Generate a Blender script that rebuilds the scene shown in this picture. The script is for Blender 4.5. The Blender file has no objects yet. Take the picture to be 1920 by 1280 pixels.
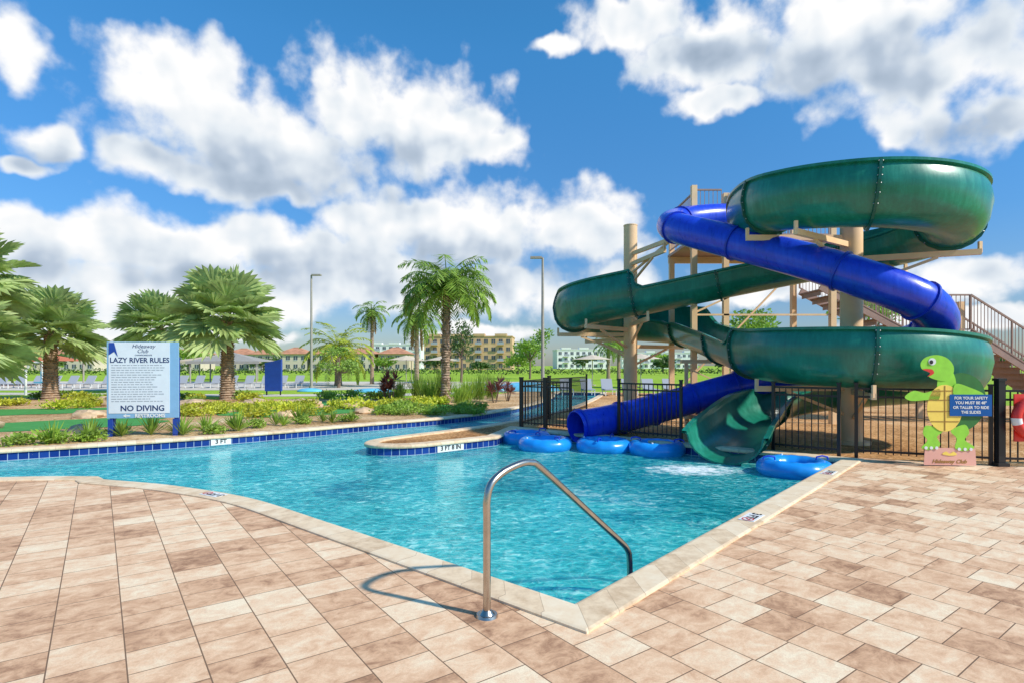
import bpy, math, random
from mathutils import Vector, Matrix, noise
from mathutils.geometry import tessellate_polygon
random.seed(7)
scene = bpy.context.scene
COL = scene.collection
rad = math.radians

# ------------------------------------------------------------------ nodes
def new_mat(name):
    m = bpy.data.materials.new(name); m.use_nodes = True
    nt = m.node_tree
    for n in list(nt.nodes): nt.nodes.remove(n)
    return m, nt
def N(nt, typ, **kw):
    n = nt.nodes.new(typ)
    for k, v in kw.items():
        if k in ('ins',):
            for kk, vv in v.items():
                if isinstance(vv, bpy.types.NodeSocket): nt.links.new(vv, n.inputs[kk])
                else: n.inputs[kk].default_value = vv
        else: setattr(n, k, v)
    return n
def c4(c): return (c[0], c[1], c[2], 1.0)
def ramp(nt, fac, stops):
    r = nt.nodes.new('ShaderNodeValToRGB')
    el = r.color_ramp.elements
    while len(el) < len(stops): el.new(0.5)
    for e, (p, c) in zip(el, stops):
        e.position = p; e.color = c4(c)
    nt.links.new(fac, r.inputs['Fac'])
    return r.outputs['Color']
def mixc(nt, fac, a, b, mode='MIX'):
    n = nt.nodes.new('ShaderNodeMix'); n.data_type = 'RGBA'; n.blend_type = mode
    for idx, v in ((0, fac), (6, a), (7, b)):
        if isinstance(v, bpy.types.NodeSocket): nt.links.new(v, n.inputs[idx])
        else: n.inputs[idx].default_value = v if idx == 0 else c4(v)
    return n.outputs[2]
def math_n(nt, op, a, b=None, c=None, clamp=False):
    n = nt.nodes.new('ShaderNodeMath'); n.operation = op; n.use_clamp = clamp
    for i, v in enumerate((a, b, c)):
        if v is None: continue
        if isinstance(v, bpy.types.NodeSocket): nt.links.new(v, n.inputs[i])
        else: n.inputs[i].default_value = v
    return n.outputs[0]

def mat(name, col, rough=.6, var=.2, scale=4, bump=0, bscale=40, metal=0, coat=0, trans=0, rnd=False, spec=.5, streak=None):
    m, nt = new_mat(name)
    tc = N(nt, 'ShaderNodeTexCoord')
    vec = tc.outputs['Object']
    if streak:
        mp = N(nt, 'ShaderNodeMapping', ins={'Vector': vec, 'Scale': streak}); vec = mp.outputs[0]
    ns = N(nt, 'ShaderNodeTexNoise', ins={'Vector': vec, 'Scale': scale, 'Detail': 4.0, 'Roughness': .6})
    lo = tuple(x*(1-var) for x in col); hi = tuple(min(1, x*(1+var)) for x in col)
    colr = ramp(nt, ns.outputs['Fac'], [(.3, lo), (.7, hi)])
    if rnd:
        oi = N(nt, 'ShaderNodeObjectInfo')
        v = math_n(nt, 'MULTIPLY_ADD', oi.outputs['Random'], .5, .75)
        hs = N(nt, 'ShaderNodeHueSaturation', ins={'Color': colr, 'Value': v}); colr = hs.outputs[0]
    p = N(nt, 'ShaderNodeBsdfPrincipled', ins={'Base Color': colr, 'Roughness': rough, 'Metallic': metal, 'Coat Weight': coat, 'Coat Roughness': .08, 'Specular IOR Level': spec})
    if bump:
        n2 = N(nt, 'ShaderNodeTexNoise', ins={'Vector': vec, 'Scale': bscale, 'Detail': 6.0})
        b = N(nt, 'ShaderNodeBump', ins={'Strength': bump, 'Distance': .03, 'Height': n2.outputs['Fac']})
        nt.links.new(b.outputs[0], p.inputs['Normal'])
    sh = p.outputs[0]
    if trans:
        t = N(nt, 'ShaderNodeBsdfTranslucent', ins={'Color': colr})
        mx = N(nt, 'ShaderNodeMixShader', ins={0: trans, 1: sh, 2: t.outputs[0]}); sh = mx.outputs[0]
    o = N(nt, 'ShaderNodeOutputMaterial'); nt.links.new(sh, o.inputs[0])
    return m

# ------------------------------------------------------------------ mesh builder
class MB:
    def __init__(s): s.v=[]; s.f=[]; s.mi=[]; s.uv={}; s.mats=[]
    def m(s, mt):
        if mt not in s.mats: s.mats.append(mt)
        return s.mats.index(mt)
    def add(s, verts, faces, mt, uvs=None):
        o=len(s.v); s.v += [tuple(v) for v in verts]; k=s.m(mt)
        for i,f in enumerate(faces):
            if uvs: s.uv[len(s.f)] = uvs[i]
            s.f.append([o+j for j in f]); s.mi.append(k)
    def box(s, c, sz, mt, rz=0, M=None):
        hx,hy,hz=[a/2 for a in sz]
        vs=[Vector((x,y,z)) for x in(-hx,hx) for y in(-hy,hy) for z in(-hz,hz)]
        R = M if M else Matrix.Rotation(rz,3,'Z')
        vs=[R@v+Vector(c) for v in vs]
        s.add(vs,[(0,1,3,2),(4,6,7,5),(0,4,5,1),(2,3,7,6),(0,2,6,4),(1,5,7,3)],mt)
    def beam(s, a, b, w, h, mt):
        a=Vector(a); b=Vector(b); d=b-a; L=d.length
        if L<1e-6: return
        M=d.to_track_quat('X','Z').to_matrix()
        s.box((a+b)/2,(L,w,h),mt,M=M)
    def cyl(s, a, b, r0, r1, mt, seg=12, caps=True):
        a=Vector(a); b=Vector(b); M=(b-a).to_track_quat('Z','Y').to_matrix()
        vs=[]
        for p,r in((a,r0),(b,r1)):
            for i in range(seg):
                t=2*math.pi*i/seg; vs.append(p+M@Vector((math.cos(t)*r,math.sin(t)*r,0)))
        fs=[(i,(i+1)%seg,seg+(i+1)%seg,seg+i) for i in range(seg)]
        if caps: fs+= [tuple(range(seg-1,-1,-1)), tuple(range(seg,2*seg))]
        s.add(vs,fs,mt)
    def tube(s, pts, r, mt, seg=12, caps=True):
        n=len(pts); pts=[Vector(p) for p in pts]
        rr = r if isinstance(r,(list,tuple)) else [r]*n
        vs=[]; up=None
        for i,p in enumerate(pts):
            t=(pts[min(i+1,n-1)]-pts[max(i-1,0)]).normalized()
            if up is None:
                up = Vector((0,0,1)) if abs(t.z)<.9 else Vector((0,1,0))
            side=t.cross(up).normalized(); up=side.cross(t).normalized()
            for k in range(seg):
                a=2*math.pi*k/seg; vs.append(p+(side*math.cos(a)+up*math.sin(a))*rr[i])
        fs=[]
        for i in range(n-1):
            for k in range(seg):
                k2=(k+1)%seg; fs.append((i*seg+k,i*seg+k2,(i+1)*seg+k2,(i+1)*seg+k))
        if caps: fs+=[tuple(range(seg-1,-1,-1)),tuple((n-1)*seg+k for k in range(seg))]
        s.add(vs,fs,mt)
    def sphere(s, c, r, mt, seg=12, rings=8):
        c=Vector(c); rx,ry,rz = r if isinstance(r,(tuple,list)) else (r,r,r)
        vs=[];
        for i in range(rings+1):
            ph=math.pi*i/rings
            for k in range(seg):
                a=2*math.pi*k/seg
                vs.append(c+Vector((rx*math.sin(ph)*math.cos(a),ry*math.sin(ph)*math.sin(a),rz*math.cos(ph))))
        fs=[]
        for i in range(rings):
            for k in range(seg):
                k2=(k+1)%seg; fs.append((i*seg+k,(i+1)*seg+k,(i+1)*seg+k2,i*seg+k2))
        s.add(vs,fs,mt)
    def obj(s, name, parent=None, smooth=False, loc=None, label=None, category=None, group=None, kind=None):
        me=bpy.data.meshes.new(name); me.from_pydata(s.v,[],s.f)
        for mt in s.mats: me.materials.append(mt)
        for i,p in enumerate(me.polygons):
            p.material_index=s.mi[i]; p.use_smooth=smooth
        if s.uv:
            ul=me.uv_layers.new(name='UVMap')
            for i,p in enumerate(me.polygons):
                if i in s.uv:
                    for li,uv in zip(p.loop_indices,s.uv[i]): ul.data[li].uv=uv
        me.update()
        o=bpy.data.objects.new(name,me); COL.objects.link(o)
        if smooth:
            try: me.set_sharp_from_angle(angle=rad(40))
            except Exception: pass
        meta(o,label,category,group,kind)
        if loc: o.location=loc
        if parent: o.parent=parent
        return o
def meta(o,label=None,category=None,group=None,kind=None):
    if label: o['label']=label
    if category: o['category']=category
    if group: o['group']=group
    if kind: o['kind']=kind
def empty(name,loc=(0,0,0),label=None,category=None,group=None,rz=0):
    e=bpy.data.objects.new(name,None); e.empty_display_size=.2; COL.objects.link(e)
    e.location=loc; e.rotation_euler=(0,0,rz); meta(e,label,category,group); return e
def copy_thing(src, loc, rz=None, sc=None, label=None):
    n=src.copy(); COL.objects.link(n); n.location=loc
    if rz is not None: n.rotation_euler=(0,0,rz)
    if sc is not None: n.scale=(sc,sc,sc) if not isinstance(sc,tuple) else sc
    if label: n['label']=label
    def rec(a,b):
        for ch in list(a.children):
            c=ch.copy(); COL.objects.link(c); c.parent=b
            c.matrix_parent_inverse=ch.matrix_parent_inverse.copy(); rec(ch,c)
    rec(src,n); return n
def catmull(pts, sub=6, closed=False):
    pts=[Vector(p) for p in pts]; n=len(pts); out=[]
    rng=range(n if closed else n-1)
    for i in rng:
        if closed: p0,p1,p2,p3=pts[(i-1)%n],pts[i],pts[(i+1)%n],pts[(i+2)%n]
        else: p0,p1,p2,p3=pts[max(i-1,0)],pts[i],pts[i+1],pts[min(i+2,n-1)]
        for k in range(sub):
            t=k/sub
            out.append(.5*((2*p1)+(p2-p0)*t+(2*p0-5*p1+4*p2-p3)*t*t+(3*p1-p0-3*p2+p3)*t*t*t))
    if not closed: out.append(pts[-1])
    return out
def sheet(name, loops, z, mt, **kw):
    L=[[Vector((p[0],p[1],0)) for p in l] for l in loops]
    tris=tessellate_polygon(L); flat=[v for l in L for v in l]
    mb=MB(); fs=[]
    for t in tris:
        a,b,c=[flat[i] for i in t]
        if (b-a).cross(c-a).z<0: t=(t[0],t[2],t[1])
        fs.append(tuple(t))
    mb.add([(v.x,v.y,z) for v in flat],fs,mt)
    return mb.obj(name,**kw)
def text(body,size,M,mt,name='lettering',parent=None,align='CENTER',extr=.001,shear=0,sx=1,bold=0):
    cu=bpy.data.curves.new('t','FONT'); cu.body=body; cu.size=size; cu.align_x=align; cu.align_y='CENTER'; cu.extrude=extr
    cu.shear=shear; cu.offset=bold; cu.resolution_u=3
    o=bpy.data.objects.new('t',cu); COL.objects.link(o)
    dg=bpy.context.evaluated_depsgraph_get(); me=bpy.data.meshes.new_from_object(o.evaluated_get(dg))
    bpy.data.objects.remove(o); me.name=name
    me.transform(Matrix.Diagonal((sx,1,1,1))); me.transform(M); me.materials.clear(); me.materials.append(mt)
    n=bpy.data.objects.new(name,me); COL.objects.link(n)
    if parent: n.parent=parent
    return n

# ------------------------------------------------------------------ camera
cam=bpy.data.cameras.new('camera'); co=bpy.data.objects.new('camera',cam); COL.objects.link(co)
co.location=(0,0,1.6); co.rotation_euler=(rad(90),0,0)
cam.lens=20; cam.sensor_width=36; cam.shift_y=.0234; cam.clip_end=8000
scene.camera=co
scene.view_settings.view_transform='Standard'; scene.view_settings.look='None'; scene.view_settings.exposure=0

# ------------------------------------------------------------------ sun and sky
sun_dir=Vector((.90,-.44,0)).normalized(); EL=rad(39)
sv=Vector((sun_dir.x*math.cos(EL),sun_dir.y*math.cos(EL),math.sin(EL)))
sl=bpy.data.lights.new('sun','SUN'); sl.energy=4.7; sl.angle=rad(1.6); sl.color=(1,.93,.82)
so=bpy.data.objects.new('sun',sl); COL.objects.link(so); so.rotation_euler=(-sv).to_track_quat('-Z','Y').to_euler()
so.location=(10,-10,20)

w=bpy.data.worlds.new('World'); scene.world=w; w.use_nodes=True
try: w.cycles.sampling_method='NONE'
except Exception: pass
nt=w.node_tree
for n in list(nt.nodes): nt.nodes.remove(n)
sky=N(nt,'ShaderNodeTexSky',sky_type='NISHITA',sun_disc=False,sun_elevation=EL,sun_rotation=math.atan2(sun_dir.x,sun_dir.y),air_density=1.2,dust_density=.6,ozone_density=2.0)
tc=N(nt,'ShaderNodeTexCoord')
sep=N(nt,'ShaderNodeSeparateXYZ',ins={0:tc.outputs['Generated']})
az=math_n(nt,'ARCTAN2',sep.outputs[0],sep.outputs[1])
el=math_n(nt,'ARCSINE',sep.outputs[2])
P=N(nt,'ShaderNodeCombineXYZ',ins={0:az,1:el}).outputs[0]
def pe(px,py):
    a=math.atan((px-960)/1066.7); e=math.atan((685-py)/math.hypot(1066.7,px-960)); return a,e
blobs=[(340,165,140,85),(480,270,270,85),(665,195,120,90),(810,225,150,85),(890,280,95,38),(480,345,240,38),(280,290,90,40),
 (95,258,80,32),(55,300,50,18),(10,55,75,75),
 (1200,35,120,50),(1340,85,150,70),(1560,70,230,90),(1740,150,230,95),(1350,190,95,28),(1030,95,42,17),(1870,200,120,60),
 (60,440,170,55),(240,455,170,65),(430,445,120,50),(380,530,420,60),(720,415,120,70),(880,440,190,80),(1090,425,150,70),(800,540,440,55),(560,480,200,50),
 (1820,520,170,45),(1500,545,200,22),(1800,600,200,22),(900,625,110,20),(300,615,300,16),
 (-400,350,260,150),(2500,350,300,150)]
greys=[(520,325,330,75),(760,285,190,40),(1620,130,330,75),(1300,110,160,40),(420,510,330,50),(900,500,400,60),(90,285,90,30),(60,490,120,40),(1820,230,160,50)]
wn=N(nt,'ShaderNodeTexNoise',ins={'Vector':P,'Scale':7.0,'Detail':4.0,'Roughness':.6})
off=N(nt,'ShaderNodeVectorMath',operation='MULTIPLY_ADD'); nt.links.new(wn.outputs['Color'],off.inputs[0]); off.inputs[1].default_value=(.11,.085,0)
nt.links.new(P,off.inputs[2]); Q=off.outputs[0]
def field(lst,k=.18):
    cur=None
    for (x,y,rx,ry) in lst:
        a,e=pe(x,y); a+=.055; e+=.0425
        ra=rx/1066.7*math.cos(math.atan((x-960)/1066.7))**2*1.03+.002; re=ry/1066.7*math.cos(a)*1.03
        vm=N(nt,'ShaderNodeVectorMath',operation='MULTIPLY_ADD'); nt.links.new(Q,vm.inputs[0])
        vm.inputs[1].default_value=(1/ra,1/re,0); vm.inputs[2].default_value=(-a/ra,-e/re,0)
        ln=N(nt,'ShaderNodeVectorMath',operation='LENGTH'); nt.links.new(vm.outputs[0],ln.inputs[0])
        cur=ln.outputs['Value'] if cur is None else math_n(nt,'SMOOTH_MIN',cur,ln.outputs['Value'],k)
    return math_n(nt,'SUBTRACT',1.0,math_n(nt,'MINIMUM',cur,2.2))
base=field(blobs)
n1=N(nt,'ShaderNodeTexNoise',ins={'Vector':P,'Scale':10.0,'Detail':8.0,'Roughness':.54})
vo=N(nt,'ShaderNodeTexVoronoi',feature='SMOOTH_F1',ins={'Vector':Q,'Scale':22.0,'Smoothness':.35})
d0=math_n(nt,'ADD',math_n(nt,'ADD',base,math_n(nt,'MULTIPLY_ADD',n1.outputs['Fac'],2.0,-.84)),math_n(nt,'MULTIPLY_ADD',vo.outputs['Distance'],-.55,.20))
mask=N(nt,'ShaderNodeMapRange',interpolation_type='SMOOTHSTEP',ins={'Value':d0,'From Min':-.10,'From Max':.50}).outputs[0]
s1=N(nt,'ShaderNodeTexNoise',ins={'Vector':P,'Scale':11.0,'Detail':2.5,'Roughness':.5})
P2=N(nt,'ShaderNodeVectorMath',operation='ADD'); nt.links.new(P,P2.inputs[0]); P2.inputs[1].default_value=(.016,.022,0)
s2=N(nt,'ShaderNodeTexNoise',ins={'Vector':P2.outputs[0],'Scale':11.0,'Detail':2.5,'Roughness':.5})
gr=math_n(nt,'MULTIPLY_ADD',field(greys,.5),.9,.25,clamp=True)
sh=math_n(nt,'MULTIPLY_ADD',math_n(nt,'SUBTRACT',s1.outputs['Fac'],s2.outputs['Fac']),1.6,.93)
sh=math_n(nt,'SUBTRACT',sh,math_n(nt,'MULTIPLY',gr,.60))
sh=math_n(nt,'ADD',sh,N(nt,'ShaderNodeMapRange',ins={'Value':d0,'From Min':.1,'From Max':1.0,'To Min':.12,'To Max':-.10}).outputs[0],clamp=True)
cc=ramp(nt,sh,[(.0,(.34,.43,.55)),(.35,(.50,.59,.71)),(.65,(.78,.84,.90)),(.95,(1.,1.,1.))])
ccs=N(nt,'ShaderNodeVectorMath',operation='SCALE',ins={0:cc,'Scale':7.0}).outputs[0]
tint=ramp(nt,math_n(nt,'MULTIPLY',el,1/1.2),[(.0,(.66,.78,1.0)),(.07,(.50,.68,1.0)),(.18,(.32,.65,1.0)),(.45,(.24,.72,1.0)),(1,(.3,.75,1.0))])
skyc=mixc(nt,1.0,sky.outputs[0],tint,'MULTIPLY')
gain=N(nt,'ShaderNodeMapRange',ins={'Value':el,'From Min':.0,'From Max':.5,'To Min':.80,'To Max':1.25}).outputs[0]
skyc=N(nt,'ShaderNodeVectorMath',operation='SCALE',ins={0:skyc,'Scale':gain}).outputs[0]
fin=mixc(nt,mask,skyc,ccs)
bg=N(nt,'ShaderNodeBackground',ins={'Color':fin,'Strength':.145})
ow=N(nt,'ShaderNodeOutputWorld'); nt.links.new(bg.outputs[0],ow.inputs[0])

# ------------------------------------------------------------------ materials
def out(nt,sh): o=N(nt,'ShaderNodeOutputMaterial'); nt.links.new(sh,o.inputs[0])
# pavers
M_PAVER,nt=new_mat('deck_paver')
geo=N(nt,'ShaderNodeNewGeometry')
mp=N(nt,'ShaderNodeMapping',ins={'Vector':geo.outputs['Position'],'Rotation':(0,0,rad(-126)),'Location':(0.1,.12,0)})
br=N(nt,'ShaderNodeTexBrick',offset=.45,offset_frequency=2,squash=1.3,squash_frequency=3,ins={'Vector':mp.outputs[0],'Color1':(0,0,0,1),'Color2':(1,1,1,1),'Mortar':(0.5,.5,.5,1),'Scale':1.0,'Mortar Size':.0042,'Mortar Smooth':.35,'Bias':0.0,'Brick Width':.28,'Row Height':.345})
n1=N(nt,'ShaderNodeTexNoise',ins={'Vector':geo.outputs['Position'],'Scale':1.6,'Detail':7.0,'Roughness':.65,'Distortion':.3})
mps=N(nt,'ShaderNodeMapping',ins={'Vector':mp.outputs[0],'Scale':(6.5,4.5,1.0)})
n2=N(nt,'ShaderNodeTexNoise',ins={'Vector':mps.outputs[0],'Scale':1.3,'Detail':8.0,'Roughness':.74,'Distortion':.5})
n3=N(nt,'ShaderNodeTexNoise',ins={'Vector':geo.outputs['Position'],'Scale':150.0,'Detail':2.0})
bsep=N(nt,'ShaderNodeSeparateColor',ins={0:br.outputs['Color']})
v=math_n(nt,'MULTIPLY_ADD',bsep.outputs[0],.52,.16)
v=math_n(nt,'ADD',v,math_n(nt,'MULTIPLY_ADD',n2.outputs['Fac'],1.4,-.65))
v=math_n(nt,'ADD',v,math_n(nt,'MULTIPLY_ADD',n1.outputs['Fac'],.9,-.42))
pc=ramp(nt,v,[(.0,(.24,.115,.06)),(.16,(.44,.235,.13)),(.34,(.68,.40,.23)),(.56,(.85,.56,.345)),(.88,(.95,.77,.53))])
pc=mixc(nt,math_n(nt,'MULTIPLY_ADD',n3.outputs['Fac'],.9,-.34,clamp=True),pc,(.50,.31,.18))
pc=mixc(nt,br.outputs['Fac'],pc,(.22,.13,.075))
hgt=math_n(nt,'ADD',math_n(nt,'MULTIPLY',br.outputs['Fac'],-1.0),math_n(nt,'MULTIPLY',n3.outputs['Fac'],.22))
bp=N(nt,'ShaderNodeBump',ins={'Strength':.5,'Distance':.007,'Height':hgt})
p=N(nt,'ShaderNodeBsdfPrincipled',ins={'Base Color':pc,'Roughness':.7,'Specular IOR Level':.25,'Normal':bp.outputs[0]}); out(nt,p.outputs[0])
# coping
M_COPE,nt=new_mat('coping_stone')
uv=N(nt,'ShaderNodeTexCoord'); sp=N(nt,'ShaderNodeSeparateXYZ',ins={0:uv.outputs['UV']})
fr=math_n(nt,'FRACT',math_n(nt,'DIVIDE',sp.outputs[0],.33))
jt=math_n(nt,'LESS_THAN',math_n(nt,'ABSOLUTE',math_n(nt,'SUBTRACT',fr,.5)),.008)
wn=N(nt,'ShaderNodeTexWhiteNoise',noise_dimensions='1D',ins={'W':math_n(nt,'FLOOR',math_n(nt,'ADD',math_n(nt,'DIVIDE',sp.outputs[0],.33),.5))})
ns=N(nt,'ShaderNodeTexNoise',ins={'Vector':uv.outputs['Object'],'Scale':7.0,'Detail':7.0,'Roughness':.7})
vv=math_n(nt,'MULTIPLY_ADD',wn.outputs['Value'],.35,math_n(nt,'MULTIPLY_ADD',ns.outputs['Fac'],1.2,-.35))
cl=ramp(nt,vv,[(.1,(.58,.40,.24)),(.4,(.80,.61,.40)),(.9,(.90,.78,.58))])
cl=mixc(nt,jt,cl,(.48,.34,.22))
bp=N(nt,'ShaderNodeBump',ins={'Strength':.35,'Distance':.006,'Height':math_n(nt,'SUBTRACT',ns.outputs['Fac'],math_n(nt,'MULTIPLY',jt,1.0))})
p=N(nt,'ShaderNodeBsdfPrincipled',ins={'Base Color':cl,'Roughness':.7,'Specular IOR Level':.25,'Normal':bp.outputs[0]}); out(nt,p.outputs[0])
# tile wall
M_TILE,nt=new_mat('waterline_tile')
uv=N(nt,'ShaderNodeTexCoord')
br=N(nt,'ShaderNodeTexBrick',offset=0,squash=1,ins={'Vector':uv.outputs['UV'],'Color1':(.006,.022,.17,1),'Color2':(.016,.06,.30,1),'Mortar':(.35,.45,.55,1),'Scale':1.0,'Mortar Size':.006,'Brick Width':.155,'Row Height':.155})
sp=N(nt,'ShaderNodeSeparateXYZ',ins={0:uv.outputs['UV']})
low=math_n(nt,'GREATER_THAN',sp.outputs[1],.31)
cl=mixc(nt,low,br.outputs['Color'],(.12,.55,.62))
p=N(nt,'ShaderNodeBsdfPrincipled',ins={'Base Color':cl,'Roughness':.12}); out(nt,p.outputs[0])
# pool floor
M_FLOOR,nt=new_mat('plaster_painted_caustics')
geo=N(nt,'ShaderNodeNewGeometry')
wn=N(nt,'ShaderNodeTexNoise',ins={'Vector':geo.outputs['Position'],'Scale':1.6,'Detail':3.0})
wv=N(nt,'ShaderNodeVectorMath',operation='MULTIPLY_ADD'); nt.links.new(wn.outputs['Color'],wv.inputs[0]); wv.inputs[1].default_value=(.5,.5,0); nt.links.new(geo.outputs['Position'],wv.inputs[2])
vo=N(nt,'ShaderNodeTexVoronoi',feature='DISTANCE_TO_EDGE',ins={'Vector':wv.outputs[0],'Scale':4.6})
cl=ramp(nt,vo.outputs['Distance'],[(.0,(.85,1.,.96)),(.05,(.32,.80,.76)),(.3,(.09,.55,.56))])  # bright caustic light web painted into the turquoise plaster colour
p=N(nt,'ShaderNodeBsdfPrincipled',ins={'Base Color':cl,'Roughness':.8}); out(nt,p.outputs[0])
# water
M_WATER,nt=new_mat('pool_water')
geo=N(nt,'ShaderNodeNewGeometry'); pos=geo.outputs['Position']
mpw=N(nt,'ShaderNodeMapping',ins={'Vector':pos,'Rotation':(0,0,rad(25)),'Scale':(1.0,1.5,1.0)})
na=N(nt,'ShaderNodeTexNoise',ins={'Vector':mpw.outputs[0],'Scale':7.5,'Detail':4.0,'Roughness':.6,'Distortion':1.0})
nb=N(nt,'ShaderNodeTexNoise',ins={'Vector':pos,'Scale':.7,'Detail':3.0})
nc=N(nt,'ShaderNodeTexNoise',ins={'Vector':mpw.outputs[0],'Scale':2.6,'Detail':1.0,'Distortion':.5})
h=math_n(nt,'ADD',na.outputs['Fac'],math_n(nt,'MULTIPLY',nc.outputs['Fac'],1.1))
bp=N(nt,'ShaderNodeBump',ins={'Strength':.9,'Distance':.055,'Height':h})
vmix=math_n(nt,'ADD',math_n(nt,'MULTIPLY',na.outputs['Fac'],.72),math_n(nt,'MULTIPLY',nb.outputs['Fac'],.33))
wc=ramp(nt,vmix,[(.38,(.0,.19,.22)),(.48,(.012,.37,.40)),(.57,(.08,.56,.56)),(.68,(.50,.90,.84))])  # light and dark of the ripples painted into the water colour
ds=N(nt,'ShaderNodeVectorMath',operation='MULTIPLY_ADD'); nt.links.new(pos,ds.inputs[0]); ds.inputs[1].default_value=(1/1.25,1/.8,0); ds.inputs[2].default_value=(-3.15/1.25,-9.85/.8,0)
dl=N(nt,'ShaderNodeVectorMath',operation='LENGTH'); nt.links.new(ds.outputs[0],dl.inputs[0])
nf=N(nt,'ShaderNodeTexNoise',ins={'Vector':pos,'Scale':6.0,'Detail':6.0,'Roughness':.7})
fm=N(nt,'ShaderNodeMapRange',ins={'Value':math_n(nt,'SUBTRACT',math_n(nt,'MULTIPLY',nf.outputs['Fac'],2.0),dl.outputs['Value']),'From Min':.25,'From Max':.8}).outputs[0]
wc=mixc(nt,fm,wc,(.85,.93,.94))
pr=N(nt,'ShaderNodeBsdfPrincipled',ins={'Base Color':wc,'Roughness':math_n(nt,'MULTIPLY_ADD',fm,.5,.03),'IOR':1.33,'Normal':bp.outputs[0],'Specular IOR Level':.30})
tr=N(nt,'ShaderNodeBsdfTransparent',ins={'Color':(.64,.97,.95,1)})
lw=N(nt,'ShaderNodeLayerWeight',ins={'Blend':.35})
tf=math_n(nt,'MULTIPLY',math_n(nt,'SUBTRACT',1.0,lw.outputs['Facing'],clamp=True),.85)
tf=math_n(nt,'MULTIPLY',tf,math_n(nt,'SUBTRACT',1.0,fm))
mx=N(nt,'ShaderNodeMixShader',ins={0:tf,1:pr.outputs[0],2:tr.outputs[0]}); out(nt,mx.outputs[0])
# lawn / mulch
def ground_mat(name,stops,scale,bump,bs,big=.12):
    m,nt=new_mat(name); geo=N(nt,'ShaderNodeNewGeometry'); pos=geo.outputs['Position']
    a=N(nt,'ShaderNodeTexNoise',ins={'Vector':pos,'Scale':scale,'Detail':6.0,'Roughness':.75})
    b=N(nt,'ShaderNodeTexNoise',ins={'Vector':pos,'Scale':big,'Detail':3.0})
    v=math_n(nt,'ADD',math_n(nt,'MULTIPLY',a.outputs['Fac'],.65),math_n(nt,'MULTIPLY',b.outputs['Fac'],.35))
    c=ramp(nt,v,stops)
    n=N(nt,'ShaderNodeTexNoise',ins={'Vector':pos,'Scale':bs,'Detail':4.0,'Roughness':.8})
    bp=N(nt,'ShaderNodeBump',ins={'Strength':bump,'Distance':.04,'Height':n.outputs['Fac']})
    p=N(nt,'ShaderNodeBsdfPrincipled',ins={'Base Color':c,'Roughness':.9,'Normal':bp.outputs[0],'Specular IOR Level':.15}); out(nt,p.outputs[0]); return m
M_LAWN=ground_mat('lawn_grass',[(.3,(.19,.33,.02)),(.5,(.30,.46,.035)),(.7,(.48,.58,.08))],1.2,.5,30)
M_MULCH=ground_mat('pine_mulch',[(.38,(.16,.065,.026)),(.46,(.48,.23,.08)),(.55,(.76,.43,.19)),(.64,(.90,.64,.38))],14,.8,22,.6)
M_GRAVEL=ground_mat('garden_mulch',[(.38,(.20,.10,.045)),(.46,(.50,.29,.13)),(.55,(.74,.50,.27)),(.64,(.88,.70,.46))],10,.8,22,.5)
M_PUTT=ground_mat('putting_turf',[(.3,(.05,.24,.06)),(.7,(.11,.37,.10))],3,.2,60)
M_PATH=ground_mat('concrete_path',[(.3,(.52,.46,.38)),(.7,(.70,.64,.55))],3,.2,40)

def gel(name,col,rough,back):
    m,nt=new_mat(name); tc=N(nt,'ShaderNodeTexCoord')
    a=N(nt,'ShaderNodeTexNoise',ins={'Vector':tc.outputs['Object'],'Scale':1.3,'Detail':5.0,'Roughness':.6})
    mp=N(nt,'ShaderNodeMapping',ins={'Vector':tc.outputs['Object'],'Scale':(5,5,.7)})
    b=N(nt,'ShaderNodeTexNoise',ins={'Vector':mp.outputs[0],'Scale':2.0,'Detail':5.0,'Roughness':.7})
    v=math_n(nt,'ADD',math_n(nt,'MULTIPLY',a.outputs['Fac'],.5),math_n(nt,'MULTIPLY',b.outputs['Fac'],.5))
    c=ramp(nt,v,[(.32,tuple(x*.66 for x in col)),(.5,col),(.68,back)])
    bp=N(nt,'ShaderNodeBump',ins={'Strength':.12,'Distance':.05,'Height':a.outputs['Fac']})
    p=N(nt,'ShaderNodeBsdfPrincipled',ins={'Base Color':c,'Roughness':math_n(nt,'MULTIPLY_ADD',b.outputs['Fac'],.25,rough-.1),'Normal':bp.outputs[0],'Coat Weight':.3,'Coat Roughness':.15}); out(nt,p.outputs[0]); return m
M_GREEN=gel('green_fibreglass',(.007,.185,.12),.32,(.02,.29,.20))
M_GREENLIP=mat('green_flange_paint',(.004,.095,.065),.4)
M_BLUE=gel('blue_fibreglass',(.010,.05,.66),.28,(.02,.10,.80))
M_BLUELIP=mat('blue_flange_paint',(.01,.045,.50),.35)
M_BOLT=mat('zinc_bolt',(.35,.36,.36),.4,metal=.7)
M_BEIGE=mat('beige_steel_paint',(.88,.60,.35),.55,.08,2,spec=.25)
M_BROWN=mat('brown_steel_paint',(.34,.22,.18),.5,.15,3)
M_BLACK=mat('black_metal_paint',(.012,.012,.014),.35,.2)
M_STEEL=mat('brushed_stainless',(.50,.44,.38),.26,.12,12,metal=1.0,bump=.05,bscale=200)
M_TUBE=mat('blue_vinyl',(.012,.30,.82),.28,.2,3,coat=.3)
M_WHITE=mat('white_paint',(.80,.80,.78),.5,.05)
M_SIGNW=mat('sign_white',(.74,.77,.80),.4,.04)
M_SIGNB=mat('sign_pale_blue',(.24,.44,.64),.4,.05)
M_NAVY=mat('navy_paint',(.015,.06,.33),.4,.1)
M_INK=mat('dark_blue_ink',(.02,.04,.13),.5,.05)
M_BLK=mat('black_ink',(.015,.015,.015),.5,.05)
M_RED=mat('red_paint',(.68,.04,.03),.4,.1)
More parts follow.
